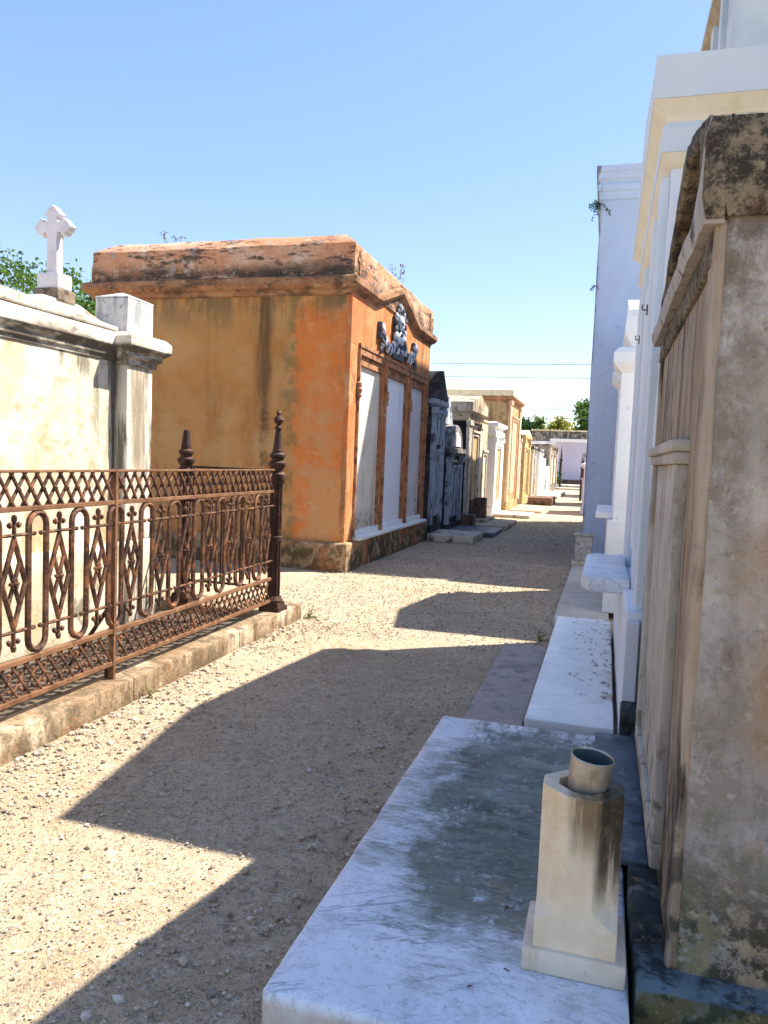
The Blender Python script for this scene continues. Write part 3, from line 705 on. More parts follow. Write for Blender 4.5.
# carved marble pot against the blue wall
t = thing('carved_pot', 'square carved grey marble pot on a foot before the corner of the blue wall', 'pot', (-.25, 10.8, .055))
b = B(); rbox(b, -.35, -.12, 10.72, 10.95, .11, .46, .012, .04, .008, 20, .006); part('body', b, M['carved'], t, True)
b = B(); bx(b, -.385, -.085, 10.69, 10.98, .056, .112, .006); part('foot', b, M['beige_slab'], t)
b = B(); bx(b, -.375, -.10, 10.705, 10.965, .46, .49, .008); part('rim', b, M['carved'], t)

def fern(name, label, cx, cy, cz, n, L, rng, mt, cat='plant', side=(-.5, -.8, -.3), group=None):
    bm = B()
    for _ in range(n):
        d = Vector(side)*rng.uniform(.3, 1)+Vector((rng.gauss(0, .4), rng.gauss(0, .4), rng.gauss(.2, .5)))
        d.normalize(); p = Vector((cx, cy, cz)); step = L/7*rng.uniform(.6, 1.2)
        pts = [p.copy()]
        for i in range(7):
            d = (d+Vector((0, 0, -.16))).normalized(); p = p+d*step; pts.append(p.copy())
            for k in range(3): leaf(bm, p, step*.7, rng, .2, 1.5)
        tube(bm, pts, [.003*(1-.1*i) for i in range(8)], 4)
    return solo(name, label, cat, bm, mt, (cx, cy, cz), group=group)
rng = random.Random(3)
fern('fern', 'larger fern hanging from the top edge of the blue wall', -.30, 11.38, 5.12, 12, .22, rng, M['fern'])
fern('fern', 'small fern sprouting halfway up the edge of the blue wall', -.29, 11.39, 3.98, 6, .11, rng, M['fern'])
fern('weed', 'yellow-green weed growing beside the cracked brown slab', -.42, 6.0, .02, 10, .09, rng, M['weed'], side=(0, 0, .6))
fern('weed', 'tiny yellow weed at the foot of the fence kerb near its middle', -2.42, 3.72, .0, 7, .07, rng, M['weed'], side=(.3, 0, .6))
fern('weed', 'small green weed at the far end of the fence kerb', -2.40, 6.1, .0, 10, .10, rng, M['weed'], side=(.3, 0, .6))

# ------------------------------------------------------------------ LEFT: kerb and iron fence
b = B()
yy = [1.0, 2.35, 3.62, 4.9, 6.06]
for a, c in zip(yy, yy[1:]): rbox(b, -2.625, -2.455, a+.001, c-.001, -.02, .13, .010, .06, .0025, 5, .008)
rbox(b, -3.9, -2.63, 5.62, 6.05, -.02, .125, .014, .08, .006, 5, .01)
solo('stone_kerb', 'worn stone kerb under the rusty iron fence', 'kerb', b, M['kerb'], (-2.6, 4, 0), True)

M['shaded_soil'] = mat('shade_dark_soil', (.075, .058, .042), (.13, .10, .072), 6, [patch((.30, .26, .20), 40, .62, .66, .8)], .95, ((60, .01), (9, .02)))  # dark earth, with the fence's shadow put into its tone
b = B(); bx(b, -3.52, -2.62, .8, 5.63, -.02, .055, .0); setting('shaded_soil', b, M['shaded_soil'])
FX = -2.555
t = thing('iron_fence', 'rusty ornate cast iron grave fence of loops and diamonds on the stone kerb', 'fence', (FX, 5.68, .13))
YA, YB, YC = 5.60, 3.555, 1.35
for z0, z1, hw in ((1.272, 1.285, .016), (1.095, 1.118, .014), (.385, .41, .014), (.205, .23, .014)):
    b = B(); bx(b, FX-hw, FX+hw, YC, YA, z0, z1, .003); part('rail', b, M['iron_rail'], t)
def lattice(y0, y1, z0, z1, run, gap, r, knob):
    bm = B(); h = z1-z0
    n = int((y1-y0-run)/gap)
    gap = (y1-y0-run)/n
    for i in range(n+1):
        a = y0+i*gap
        tube(bm, [(FX-.004, a, z0), (FX-.004, a+run, z1)], r, 5); tube(bm, [(FX+.004, a+run, z0), (FX+.004, a, z1)], r, 5)
        if knob: blob(bm, (FX+.003, a+run/2, (z0+z1)/2), .015, .015, .014, .05)
        else:
            for f in (.25, .5, .75): blob(bm, (FX+.004, a+run/2, z0+h*f), .011, .0115, .0115, .05)
    return bm
for y0, y1 in ((YB+.012, YA-.01), (YC, YB-.012)):
    part('lattice_band', lattice(y0, y1, 1.116, 1.274, .105, .078, .0088, True), M['iron'], t)
    part('lattice_band', lattice(y0, y1, .229, .387, .12, .075, .0068, False), M['iron'], t)
def stadium(y, z0=.43, z1=1.085, hw=.058):
    pts = []
    for k in range(9):
        a = PI*k/8; pts.append((FX, y+hw*math.cos(a), z1-hw+hw*math.sin(a)))
    for k in range(9):
        a = PI+PI*k/8; pts.append((FX, y+hw*math.cos(a), z0+hw+hw*math.sin(a)))
    bm = B(); tube(bm, pts, .0155, 6, True); return bm
def diamond(y):
    bm = B(); zc, hh, hw = .765, .205, .072
    P = [(FX, y, zc+hh), (FX, y+hw, zc), (FX, y, zc-hh), (FX, y-hw, zc)]
    for i in range(4):
        tube(bm, [P[i], P[(i+1) % 4]], .0125, 6)
    q = [(FX, y+hw*.52, zc+hh*.5), (FX, y-hw*.52, zc+hh*.5), (FX, y+hw*.52, zc-hh*.5), (FX, y-hw*.52, zc-hh*.5)]
    for i, j in ((0, 3), (1, 2)): tube(bm, [q[i], q[j]], .0105, 6)
    for k in range(6):
        a = k*PI/3; blob(bm, (FX+.004, y+.020*math.cos(a), zc+.020*math.sin(a)), .014, .011, .011, .05)
    blob(bm, (FX+.012, y, zc), .014, .014, .014, .05)
    for s in (1, -1):      # trefoil ends, neck and the cross bar
        zz = zc+s*hh
        tube(bm, [(FX, y, zz-s*.01), (FX, y, zz+s*.11)], .010, 6)
        blob(bm, (FX, y, zz+s*.092), .014, .017, .020, .05); blob(bm, (FX, y+.027, zz+s*.064), .013, .016, .016, .05); blob(bm, (FX, y-.027, zz+s*.064), .013, .016, .016, .05)
        bmz = zz+s*.018
        tube(bm, [(FX, y-.125, bmz), (FX, y+.125, bmz)], .0085, 6)
        for e in (-.125, .125): blob(bm, (FX, y+e, bmz), .013, .015, .013, .05)
    return bm
d0 = part('diamond', diamond(5.498), M['iron'], t, True)
s0 = part('loop', stadium(5.35), M['iron'], t, True)
mod = .297
def dupy(o, y, dy):
    c = o.copy(); link(c); c.parent = t; c.location = (o.location.x, o.location.y+dy, o.location.z); return c
for k in range(1, 14): dupy(d0, 0, -k*mod); dupy(s0, 0, -k*mod)
b = B(); bx(b, FX-.016, FX+.018, YB-.011, YB+.011, .13, 1.287, .003); part('flat_post', b, M['iron_rail'], t)
b = B(); bx(b, FX-.05, FX-.02, YB+.0, YB+.05, .13, .22, .004); tube(b, [(FX-.02, YB+.02, .55), (FX-.30, YB+.02, .15)], .012, 6); part('stay', b, M['iron_dark'], t)
def post(bm, x, y, full=True):
    # stepped foot, fluted shaft, collars, spire
    def sq(w, z0, z1, w2=None): rectl(bm, x, x, y, y, [(w, z0), (w2 or w, z1)])
    sq(.088, .125, .165); sq(.076, .165, .20, .066); lathe(bm, x, y, [(.074, .20), (.078, .215), (.066, .235), (.060, .25)], 12)
    lathe(bm, x, y, [(.046, .25), (.044, 1.17), (.052, 1.19)], 12)
    for k in range(9):
        a = k*2*PI/9; tube(bm, [(x+.046*math.cos(a), y+.046*math.sin(a), .26), (x+.043*math.cos(a), y+.043*math.sin(a), 1.17)], .0095, 5)
    lathe(bm, x, y, [(.052, .695), (.062, .705), (.062, .735), (.052, .745)], 12)
    lathe(bm, x, y, [(.05, 1.16), (.066, 1.185), (.076, 1.215), (.076, 1.245), (.052, 1.262), (.052, 1.285), (.072, 1.31), (.074, 1.335), (.050, 1.352), (.050, 1.372), (.064, 1.385), (.064, 1.402), (.044, 1.418), (.044, 1.44), (.040, 1.445)], 14)
    if full:
        lathe(bm, x, y, [(.041, 1.44), (.030, 1.53), (.021, 1.60), (.030, 1.606), (.031, 1.62), (.019, 1.632), (.017, 1.645), (.034, 1.66), (.041, 1.68), (.034, 1.70), (.015, 1.715), (.014, 1.725), (.022, 1.735), (.014, 1.752), (.002, 1.765)], 12)
    else:
        lathe(bm, x, y, [(.044, 1.44), (.032, 1.53), (.024, 1.575), (.006, 1.58)], 12)
b = B(); post(b, FX, 5.68); part('end_post', b, M['iron_dark'], t, True, 'dark post with a full spire and ball finial')
b = B(); post(b, -3.40, 5.70, False); part('end_post', b, M['iron_dark'], t, True, 'dark post with a broken spire')
for z in (1.262, .98, .30):
    b = B(); bx(b, -3.38, FX-.02, 5.685, 5.70, z, z+.02, .003); part('rail', b, M['iron_dark'], t)
b = B()
for k in range(9):
    x = -3.32+k*.09; tube(b, [(x, 5.693, .30), (x, 5.693, 1.26)], .008, 6)
part('return_bars', b, M['iron_dark'], t)

# ------------------------------------------------------------------ LEFT: tomb with the cross
t = thing('limewashed_tomb', 'yellowed white limewashed tomb behind the iron fence, black stains under its cornice', 'tomb', (-3.55, 5.4, 0))
b = B(); rbox(b, -6.6, -3.66, .4, 5.40, 0, 2.10, .012, .12, .006, 2.2, .006); part('wall', b, M['limewash_old'], t, True)
b = B(); rbox(b, -3.9, -3.555, 5.08, 5.425, .68, 2.10, .012, .08, .005, 4, .008); part('pilaster', b, M['limewash_pil'], t, True)
b = B(); rbox(b, -6.6, -3.50, .3, 5.45, 0, .68, .016, .12, .007, 3, .01); part('plinth', b, M['limewash_old'], t, True)
b = B(); rectl(b, -6.6, -3.66, .4, 5.40, [(.0, 2.06), (.012, 2.065), (.015, 2.09), (.03, 2.10), (.035, 2.135), (.06, 2.16), (.07, 2.175), (.072, 2.245), (.05, 2.275), (.02, 2.285)]); part('cornice', b, M['limewash_cap'], t)
b = B(); rectl(b, -3.9, -3.555, 5.08, 5.425, [(.006, 2.04), (.018, 2.045), (.022, 2.085), (.05, 2.10), (.055, 2.135), (.095, 2.165), (.105, 2.18), (.105, 2.245), (.07, 2.28), (.02, 2.29)]); part('pilaster_cap', b, M['limewash_cap'], t)
b = B(); prism(b, [(.4, 2.283), (5.03, 2.283), (5.03, 2.315), (2.9, 2.41), (.4, 2.33)], 'X', -3.90, -3.60, .012); part('gable', b, M['limewash_cap'], t)
b = B(); prism(b, [(4.1, 2.28), (5.30, 2.28), (4.75, 2.425), (4.38, 2.425)], 'X', -6.4, -3.73, .01); part('roof', b, M['limewash_cap'], t)
b = B(); bx(b, -3.85, -3.56, 5.08, 5.425, 2.291, 2.55, .01); part('corner_block', b, M['grey_block'], t)
b = B(); rectl(b, -3.85, -3.56, 5.08, 5.425, [(.0, 2.551), (.0, 2.56), (-.14, 2.615)]); part('block_cap', b, M['grey_block'], t)
M['brickstep'] = mat('dark_step', (.16, .12, .09), (.26, .20, .14), 7, [patch((.05, .04, .03), 9, .48, .58, .8)], .9, ((40, .004),))
cx, cy = -3.825, 4.6
t = thing('stone_cross', 'white marble cross with budded arms on the roof of the limewashed tomb', 'cross', (cx, cy, 2.5))
b = B(); bx(b, cx-.105, cx+.105, cy-.095, cy+.095, 2.41, 2.499, .01); part('step', b, M['brickstep'], t)
b = B(); bx(b, cx-.088, cx+.088, cy-.075, cy+.075, 2.50, 2.608, .01); part('pedestal', b, M['cross'], t)
ZC = 2.93
arm = [(.050, -.034), (.080, -.032), (.082, -.055), (.098, -.070), (.118, -.060), (.124, -.040), (.146, -.032), (.170, 0), (.146, .032), (.124, .040), (.118, .060), (.098, .070), (.082, .055), (.080, .032), (.050, .034)]
arm = [(a*.9, c*.9) for a, c in arm]
out = [(.046, 2.61), (.034, 2.87)]+[(a, ZC+c) for a, c in arm]
top = [(-c, ZC+a) for a, c in arm]          # the same end turned upwards
out += [(.036, ZC+.050)]+top[1:-1]+[(-.036, ZC+.050)]
out += [(-a, ZC-c) for a, c in arm]+[(-.034, 2.87), (-.046, 2.61)]
pts = [(cx+x, z) for x, z in out]
b = B(); prism(b, pts, 'Y', cy-.034, cy+.034, .006); part('shaft', b, M['cross'], t)

# ------------------------------------------------------------------ LEFT: the orange tomb
OX, OY0, OY1, OXB = -3.11, 8.82, 13.05, -6.68
t = thing('orange_tomb', 'large peeling orange and ochre stucco tomb with three tall tablets and a raised cornice', 'tomb', (OX, OY0, 0))
b = B(); rbox(b, OXB, OX, OY0, OY1, .3, 3.42, .014, .13, .010, 1.6, .008); part('wall', b, M['ochre'], t, True)
b = B(); rbox(b, OXB-.08, -2.985, OY0-.075, OY1+.12, -.02, .345, .02, .1, .012, 3, .02); part('base', b, M['orange_base'], t, True)
# front skin of orange render: spandrel with arched top under the raised cornice
def carch(y):   # underside of cornice on the front
    k = 1-abs(y-10.86)/1.02
    return 3.38+(.30*k if k > 0 else 0)
b = B()
poly = [(OY0+.004, 2.80), (OY1-.004, 2.80), (OY1-.004, 3.40)]+[(y, carch(y)+.02) for y in (11.9, 10.86, 9.82)]+[(OY0+.004, 3.40)]
prism(b, poly, 'X', OX-.02, -3.05, .004)
part('spandrel', b, M['orange'], t)
# uprights between the tablets
for y0, y1 in ((OY0+.004, 9.20), (10.28, 10.46), (11.60, 11.84), (12.80, OY1-.004)):
    b = B(); rbox(b, OX-.02, -3.052, y0, y1, .34, 2.80, .006, .12, .004, 4); part('pilaster', b, M['orange'], t, True)
b = B(); bx(b, -3.06, -3.015, OY0+.30, OY1-.06, 2.785, 2.835, .006); bx(b, -3.06, -3.03, OY0+.30, OY1-.06, 2.70, 2.783, .004); part('lintel', b, M['orange_trim'], t)
for y in (9.14, 10.37, 11.72, 12.86):
    b = B(); lathe(b, -3.045, y, [(.035, .40), (.03, .43), (.03, 2.15), (.05, 2.16), (.055, 2.19), (.04, 2.21), (.055, 2.23), (.06, 2.265), (.04, 2.285), (.055, 2.305), (.055, 2.34), (.032, 2.36), (.032, 2.784)], 10); part('colonnette', b, M['orange_trim'], t, True)
for (y0, y1), mt, lab in (((9.22, 10.27), 'tablet', 'sunlit white tablet with black mould at its foot'), ((10.48, 11.59), 'tablet_blue', 'smooth pale blue-white tablet'), ((11.86, 12.79), 'tablet_pink', 'pinkish grey tablet')):
    b = B()
    for q in ((y0, y0+.05, .47, 2.70), (y1-.05, y1, .47, 2.70)): bx(b, -3.12, -3.065, q[0], q[1], q[2], q[3], .004)
    bx(b, -3.12, -3.065, y0+.05, y1-.05, 2.60, 2.70, .004); bx(b, -3.12, -3.05, y0+.05, y1-.05, 2.575, 2.60, .003)
    f = part('tablet_frame', b, M['orange_trim'], t)
    b = B(); bx(b, -3.12, -3.093, y0+.05, y1-.05, .47, 2.575, .003); part('tablet', b, M[mt], f, False, lab)
    b = B(); bx(b, -3.12, -3.04, y0, y1, .345, .47, .006); part('sill', b, M['white_slab'], f)
b = B(); rbox(b, -3.12, -2.94, 9.15, 12.85, .346, .395, .01, .1, .006, 4, .01); part('ledge', b, M['white_slab'], t, True)
# cornice: follows the raised middle on the front, straight along the sides
prof = [(.0, -.10), (.03, -.09), (.05, -.04), (.09, -.02), (.13, .03), (.13, .10), (.06, .13)]
b = B()
fy = [OY0, 9.82, 10.86, 11.9, OY1]
zb = [3.46, 3.46, 3.78, 3.46, 3.46]
rows = []
for i, y in enumerate(fy):
    row = []
    for o, dz in prof:
        yy2 = y-o if i == 0 else y+o if i == 4 else y
        row.append(b.verts.new((-3.09+o, yy2, zb[i]+dz)))
    rows.append(row)
bk0 = [b.verts.new((OXB-o, OY0-o, 3.46+dz)) for o, dz in prof]; bk1 = [b.verts.new((OXB-o, OY1+o, 3.46+dz)) for o, dz in prof]
rows = [bk0]+rows+[bk1]
for a, c in zip(rows, rows[1:]+[rows[0]]):
    for k in range(len(prof)-1): b.faces.new((a[k], c[k], c[k+1], a[k+1]))
part('cornice', b, M['orange_corn'], t)
# parapet lid: upright faces, then a hipped top
b = B()
xs = lambda i, n, a, c: a+(c-a)*i/n
def lid(bm):
    prof2 = [(.03, 3.50), (.03, 3.62), (.035, 3.74), (.03, 3.86), (.03, 3.965), (.022, 3.975), (-.09, 4.06), (-.19, 4.125), (-.6, 4.15)]
    loops = []
    for o, z in prof2:
        x0, x1, y0, y1 = OXB-o, OX+.05+o, OY0-o, OY1+o
        pts = [(xs(i, 30, x0, x1), y0) for i in range(30)]+[(x1, xs(i, 36, y0, y1)) for i in range(36)]+[(xs(i, 30, x1, x0), y1) for i in range(30)]+[(x0, xs(i, 36, y1, y0)) for i in range(36)]
        lp = []
        for x, y in pts:
            p = Vector((x, y, z)); k = mnoise.noise(p*2.4)*.022+mnoise.noise(p*8)*.008
            lp.append(bm.verts.new((x+k*.5, y+k*.8, z+(k if z > 3.9 else 0))))
        loops.append(lp)
    n = len(loops[0])
    for a, c in zip(loops, loops[1:]):
        for i in range(n): bm.faces.new((a[i], a[(i+1) % n], c[(i+1) % n], c[i]))
    bm.faces.new(loops[-1]); bm.faces.new(loops[0][::-1])
lid(b)
part('parapet', b, M['orange_top'], t, True)
for y in (8.98, 12.86):
    b = B(); bx(b, -3.04, -3.012, y-.025, y+.025, 3.64, 3.92, .003); bx(b, -3.04, -3.013, y-.09, y+.09, 3.775, 3.83, .003); part('relief_cross', b, M['orange_corn'], t)
# carved wreath and swags under the raised cornice
t = thing('carved_relief', 'blue-black and white carved wreath relief with swags over the orange tomb tablets', 'relief', (-3.05, 10.86, 2.83))
rng = random.Random(21)
b = B(); c2 = B()
lathe(b, 0, 0, [(.20, 0), (.20, .03), (.16, .05), (.001, .05)], 28)
for v in b.verts: v.co = Vector((-3.05+v.co.z, 10.86+v.co.x*1.1, 3.27+v.co.y*1.55))
for k in range(22):
    a = 2*PI*k/22; y, z = 10.86+.25*math.cos(a), 3.27+.33*math.sin(a)
    blob2(b if k % 3 else c2, (-3.0, y, z), .035, .035, .06, .15, rng)
blob2(c2, (-2.985, 10.86, 3.38), .05, .10, .12, .1, rng); blob2(c2, (-2.985, 10.87, 3.16), .045, .13, .10, .15, rng)
for y, z in ((10.80, 3.36), (10.92, 3.36), (10.86, 3.26), (10.79, 3.20), (10.95, 3.12)): blob2(b, (-2.945, y, z), .02, .028, .03, .1, rng)
for s in (-1, 1):
    for k in range(11):
        u = k/10; y = 10.86+s*(.20+.70*u); z = 2.93+.24*(2*u-1)**2
        blob2(b if k % 2 else c2, (-3.0, y, z), .04, .05, .075, .2, rng)
        if k % 2: blob2(c2, (-2.975, y+.02, z-.03), .02, .022, .04, .2, rng)
    bx(b, -3.05, -2.985, 10.86+s*.92-.06, 10.86+s*.92+.06, 3.02, 3.24, .012); blob2(c2, (-2.975, 10.86+s*.92, 3.13), .03, .045, .07, .1, rng)
    for k in range(3): blob2(b, (-3.0, 10.86+s*(.88+.03*k), 2.98-.06*k), .03, .03, .05, .2, rng)
bx(b, -3.05, -3.0, 10.60, 11.12, 2.85, 2.95, .01)
part('garland', b, M['relief_dark'], t, True); part('highlights', c2, M['relief_pale'], t, True, 'paler carved leaves and centre')
def twigs(label, x, y, z, n, L, seed):
    r = random.Random(seed); bm = B()
    for _ in range(n):
        p = Vector((x+r.gauss(0, .04), y+r.gauss(0, .06), z)); d = Vector((r.gauss(0, .5), r.gauss(0, .5), 1)).normalized(); pts = [p.copy()]
        for i in range(5):
            d = (d+Vector((r.gauss(0, .25), r.gauss(0, .25), 0))).normalized(); p = p+d*L/5; pts.append(p.copy())
            if i > 1: leaf(bm, p, .028, r)
        tube(bm, pts, .0025, 4)
    solo('dry_weed', label, 'plant', bm, M['twig'], (x, y, z))
twigs('sparse dry weed on the roof of the orange tomb, towards its back', -5.7, 9.1, 4.1, 6, .20, 1)
twigs('sparse dry weed on the front edge of the orange tomb roof', -3.2, 11.3, 4.05, 8, .30, 2)

# ------------------------------------------------------------------ LEFT: the row beyond
def tomb(label, fx, depth, y0, y1, h, mw, mc=None, base=.2, corn=None, gable=0, gmat=None, tabs=(), pil=0, mp=None, mt=None, mb=None, arch=False, name='old_tomb', flat=0, s=1, go=.08):
    t = thing(name, label, 'tomb', (fx, (y0+y1)/2, 0), 'old tombs of the left row' if s > 0 else 'far tombs right of the path')
    mc = mc or mw; mp = mp or mw; bk = fx-s*depth
    xa, xb = min(fx, bk), max(fx, bk)
    b = B(); rbox(b, xa, xb, y0, y1, base*.5, h, .01, .3, .006, 2, .006); part('wall', b, M[mw], t, True)
    b = B(); bx(b, xa-.05, xb+.05, y0-.04, y1+.04, 0, base, .01); part('base', b, M[mb or mw], t)
    corn = corn or [(0, h), (.05, h+.03), (.09, h+.06), (.09, h+.14), (.03, h+.16)]
    b = B(); rectl(b, xa, xb, y0, y1, corn); part('cornice', b, M[mc], t)
    zt = corn[-1][1]
    if gable and arch:
        m = (y0+y1)/2; w = (y1-y0)/2
        pts = [(y0, zt)]+[(m-w*math.cos(PI*k/12), zt+gable*math.sin(PI*k/12)) for k in range(13)]+[(y1, zt)]
        b = B(); prism(b, pts[1:-1], 'X', fx-s*.35, fx+s*.04, .01); part('arched_gable', b, M[gmat or mc], t)
        b = B(); prism(b, [(m-w*.55*math.cos(PI*k/10), zt+.03+gable*.6*math.sin(PI*k/10)) for k in range(11)], 'X', fx+s*.03, fx+s*.06); part('tympanum', b, M['tablet_pink'], t)
    elif gable:
        m = (y0+y1)/2
        b = B(); prism(b, [(y0-go, zt-.002), (y1+go, zt-.002), (y1+go, zt+flat), (m, zt+gable+flat), (y0-go, zt+flat)] if flat else [(y0-go, zt-.002), (y1+go, zt-.002), (m, zt+gable)], 'X', bk-s*go, fx+s*go, .008); part('roof', b, M[gmat or mc], t)
    for (ya, yb, za, zb2) in tabs:
        b = B()
        for q in ((ya-.07, ya, za, zb2+.07), (yb, yb+.07, za, zb2+.07)): bx(b, fx-s*.02, fx+s*.05, q[0], q[1], q[2], q[3], .006)
        bx(b, fx-s*.02, fx+s*.05, ya, yb, zb2, zb2+.07, .006); bx(b, fx-s*.02, fx+s*.08, ya-.1, yb+.1, zb2+.07, zb2+.12, .006)
        f = part('tablet_frame', b, M[mp], t)
        b = B(); bx(b, fx-s*.02, fx+s*.015, ya, yb, za, zb2, .003); part('tablet', b, M[mt or 'tablet'], f)
    if pil:
        for ya in (y0, y1-pil):
            b = B(); bx(b, fx-s*.02, fx+s*.06, ya, ya+pil, base, h, .006); bx(b, fx-s*.02, fx+s*.09, ya-.02, ya+pil+.02, h-.12, h-.002, .006); part('pilaster', b, M[mp], t)
    return t

tomb('dark tomb with blue-grey tablet and pointed pediment, next to the orange tomb', -3.0, 3, 13.24, 14.12, 2.36, 'blackish', 'bluegrey', .25, gable=.52, gmat='blackish', tabs=((13.5, 13.88, .4, 1.5), (13.5, 13.88, 1.7, 2.2)), pil=.16, mp='bluegrey', mt='greenstain')
t = thing('pale_gable_tomb', 'pale blue-grey gabled stone rising behind the small arched tomb', 'tomb', (-3.5, 14.5, 0))
b = B(); bx(b, -5.5, -3.18, 14.35, 15.6, 0, 2.15, .01); part('wall', b, M['soot'], t)
b = B(); prism(b, [(14.3, 2.15), (15.65, 2.15), (15.25, 2.7), (14.7, 2.7)], 'X', -5.5, -3.10, .01); part('roof', b, M['bluegrey'], t)
tomb('small grey-blue tomb with an arched gable in the shade', -2.95, 1.6, 14.45, 15.85, 1.52, 'blackish', 'greymix', .18, gable=.46, arch=True, gmat='greymix', tabs=((14.85, 15.45, .3, 1.22),), pil=.2, mp='bluegrey', mt='bluegrey')
tomb('cream tomb with black side wall and heavy gabled roof block', -2.93, 3.2, 16.35, 18.2, 2.32, 'soot', 'beige', .25, corn=[(0, 2.3), (.03, 2.32), (.06, 2.4), (.06, 2.45), (.12, 2.5)], gable=.22, flat=.2, gmat='beige', tabs=((16.95, 17.65, .55, 2.0),), pil=.34, mp='cream', mt='niche', go=.14)
b = B(); rbox(b, -2.80, -2.55, 16.95, 17.25, .16, .62, .03, .08, .02, 9); solo('stone_urn', 'small dark stone planter before the cream tomb tablet', 'planter', b, M['brickred'], (-2.68, 17.1, .16), True)
b = B(); bx(b, -2.88, -2.45, 16.6, 17.9, 0, .16, .01); solo('grave_step', 'stone step under the dark planter of the cream tomb', 'step', b, M['beige'], (-2.6, 17.2, 0))
tomb('narrow beige tomb squeezed between the cream and the white tombs', -2.98, 2.6, 18.6, 19.7, 2.42, 'beige', 'beige', .2, corn=[(0, 2.4), (.02, 2.42), (.02, 2.48)], tabs=((18.9, 19.4, .4, 1.6),), mp='cream', mt='cream')
tomb('bright white tomb with double cornice, first of the white ones in the row', -2.86, 2.4, 20.0, 21.6, 2.1, 'bright_white', 'bright_white', .25, corn=[(0, 2.1), (.07, 2.14), (.07, 2.24), (.02, 2.27), (.02, 2.34), (.12, 2.38), (.12, 2.46), (.02, 2.5)], tabs=((20.4, 21.2, .4, 1.8),), mp='bright_white', mt='niche', pil=.2)
tomb('tall tan tomb with pale yellow roof, highest of the far row', -2.76, 4.6, 22.0, 24.9, 3.22, 'tan', 'orange_corn', .3, corn=[(0, 3.2), (.06, 3.22), (.12, 3.30), (.12, 3.34)], gable=.18, flat=.16, gmat='tan_roof', tabs=((22.8, 24.1, .5, 2.7),), pil=.4, mp='tan_pink', mt='tan_pink', go=.13)
tomb('dark reddish tomb just past the tall tan tomb', -2.92, 3, 25.3, 26.8, 2.3, 'darkred', 'blackish', .2, tabs=((25.7, 26.4, .4, 1.9),), pil=.22, mp='cream', mt='cream')
tomb('yellow ochre tomb with pale roof in the far row', -2.84, 3.2, 27.2, 29.4, 2.3, 'yellow', 'yellow', .25, gable=.2, gmat='tan_roof', tabs=((27.8, 28.8, .4, 1.9),), pil=.3, mp='yellow', mt='niche')
tomb('cream far tomb right after the yellow ochre one', -2.8, 2.4, 30.0, 31.4, 2.0, 'cream', 'greymix', .2, tabs=((30.4, 31.0, .4, 1.6),), pil=.2, mp='cream')
tomb('grey-white far tomb with flat cornice', -2.72, 2.2, 32.0, 33.9, 1.95, 'bright_white', 'greymix', .2, tabs=((32.5, 33.4, .4, 1.6),), pil=.24, mp='bright_white')
t = thing('stepped_white_tomb', 'low bright white stepped tomb, last of the far row', 'tomb', (-2.6, 36.5, 0))
b = B(); bx(b, -4.6, -2.68, 34.6, 38.6, .2, 1.35, .02); part('wall', b, M['bright_white'], t)
b = B(); bx(b, -4.7, -2.58, 34.5, 38.7, 0, .2, .02); part('base', b, M['bright_white'], t)
b = B(); bx(b, -4.3, -2.85, 35.0, 38.2, 1.35, 1.75, .03); bx(b, -4.1, -3.05, 35.5, 37.6, 1.75, 1.95, .03); part('top_steps', b, M['bright_white'], t)
b = B(); bx(b, -2.70, -2.65, 35.6, 36.4, .3, .8, .01); part('tablet', b, M['greymix'], t)
tomb('big brown weathered vault at the far end of the row', -2.85, 4.5, 40.2, 46.5, 2.35, 'brownvault', 'brownvault', .25, gable=.25, gmat='greymix', tabs=((41.5, 43, .4, 1.9), (43.8, 45.3, .4, 1.9)), pil=.5, mp='beige', mt='cream')

# ledgers and kerbs before the row
for label, x0, x1, y0, y1, z, mt in (
        ('worn pale ledger in front of the dark tomb', -2.93, -2.12, 12.9, 14.0, .13, 'paving'),
        ('flat dark ledger in front of the small arched tomb', -2.9, -1.98, 14.35, 15.75, .08, 'slate'),
        ('sun-touched beige ledger in front of the cream tomb', -2.85, -1.95, 16.1, 18.1, .09, 'beige'),
        ('bright pale ledger in front of the double-corniced white tomb', -2.8, -1.85, 20.0, 21.6, .08, 'paving'),
        ('pinkish flat ledger in front of the tall tan tomb', -2.7, -1.75, 22.6, 25.2, .06, 'tan_pink'),
        ('low dark brick grave border before the yellow ochre tomb', -2.6, -1.75, 27.2, 29.2, .26, 'brickred'),
        ('pale stone kerb across the front of the low stepped white tomb', -2.55, -1.9, 33.0, 39.5, .12, 'paving')):
    b = B(); rbox(b, x0, x1, y0, y1, 0, z, .012, .15, .006, 3, .008)
    solo('ledger_slab', label, 'grave slab', b, M[mt], ((x0+x1)/2, (y0+y1)/2, 0), True, 'grave slabs in front of the far left row')
b = B(); rbox(b, -2.92, -2.62, 15.9, 16.25, 0, .3, .02, .1, .01, 5); solo('stone_block', 'dark square stone block at the foot of the cream tomb corner', 'block', b, M['brickred'], (-2.77, 16.1, 0), True)

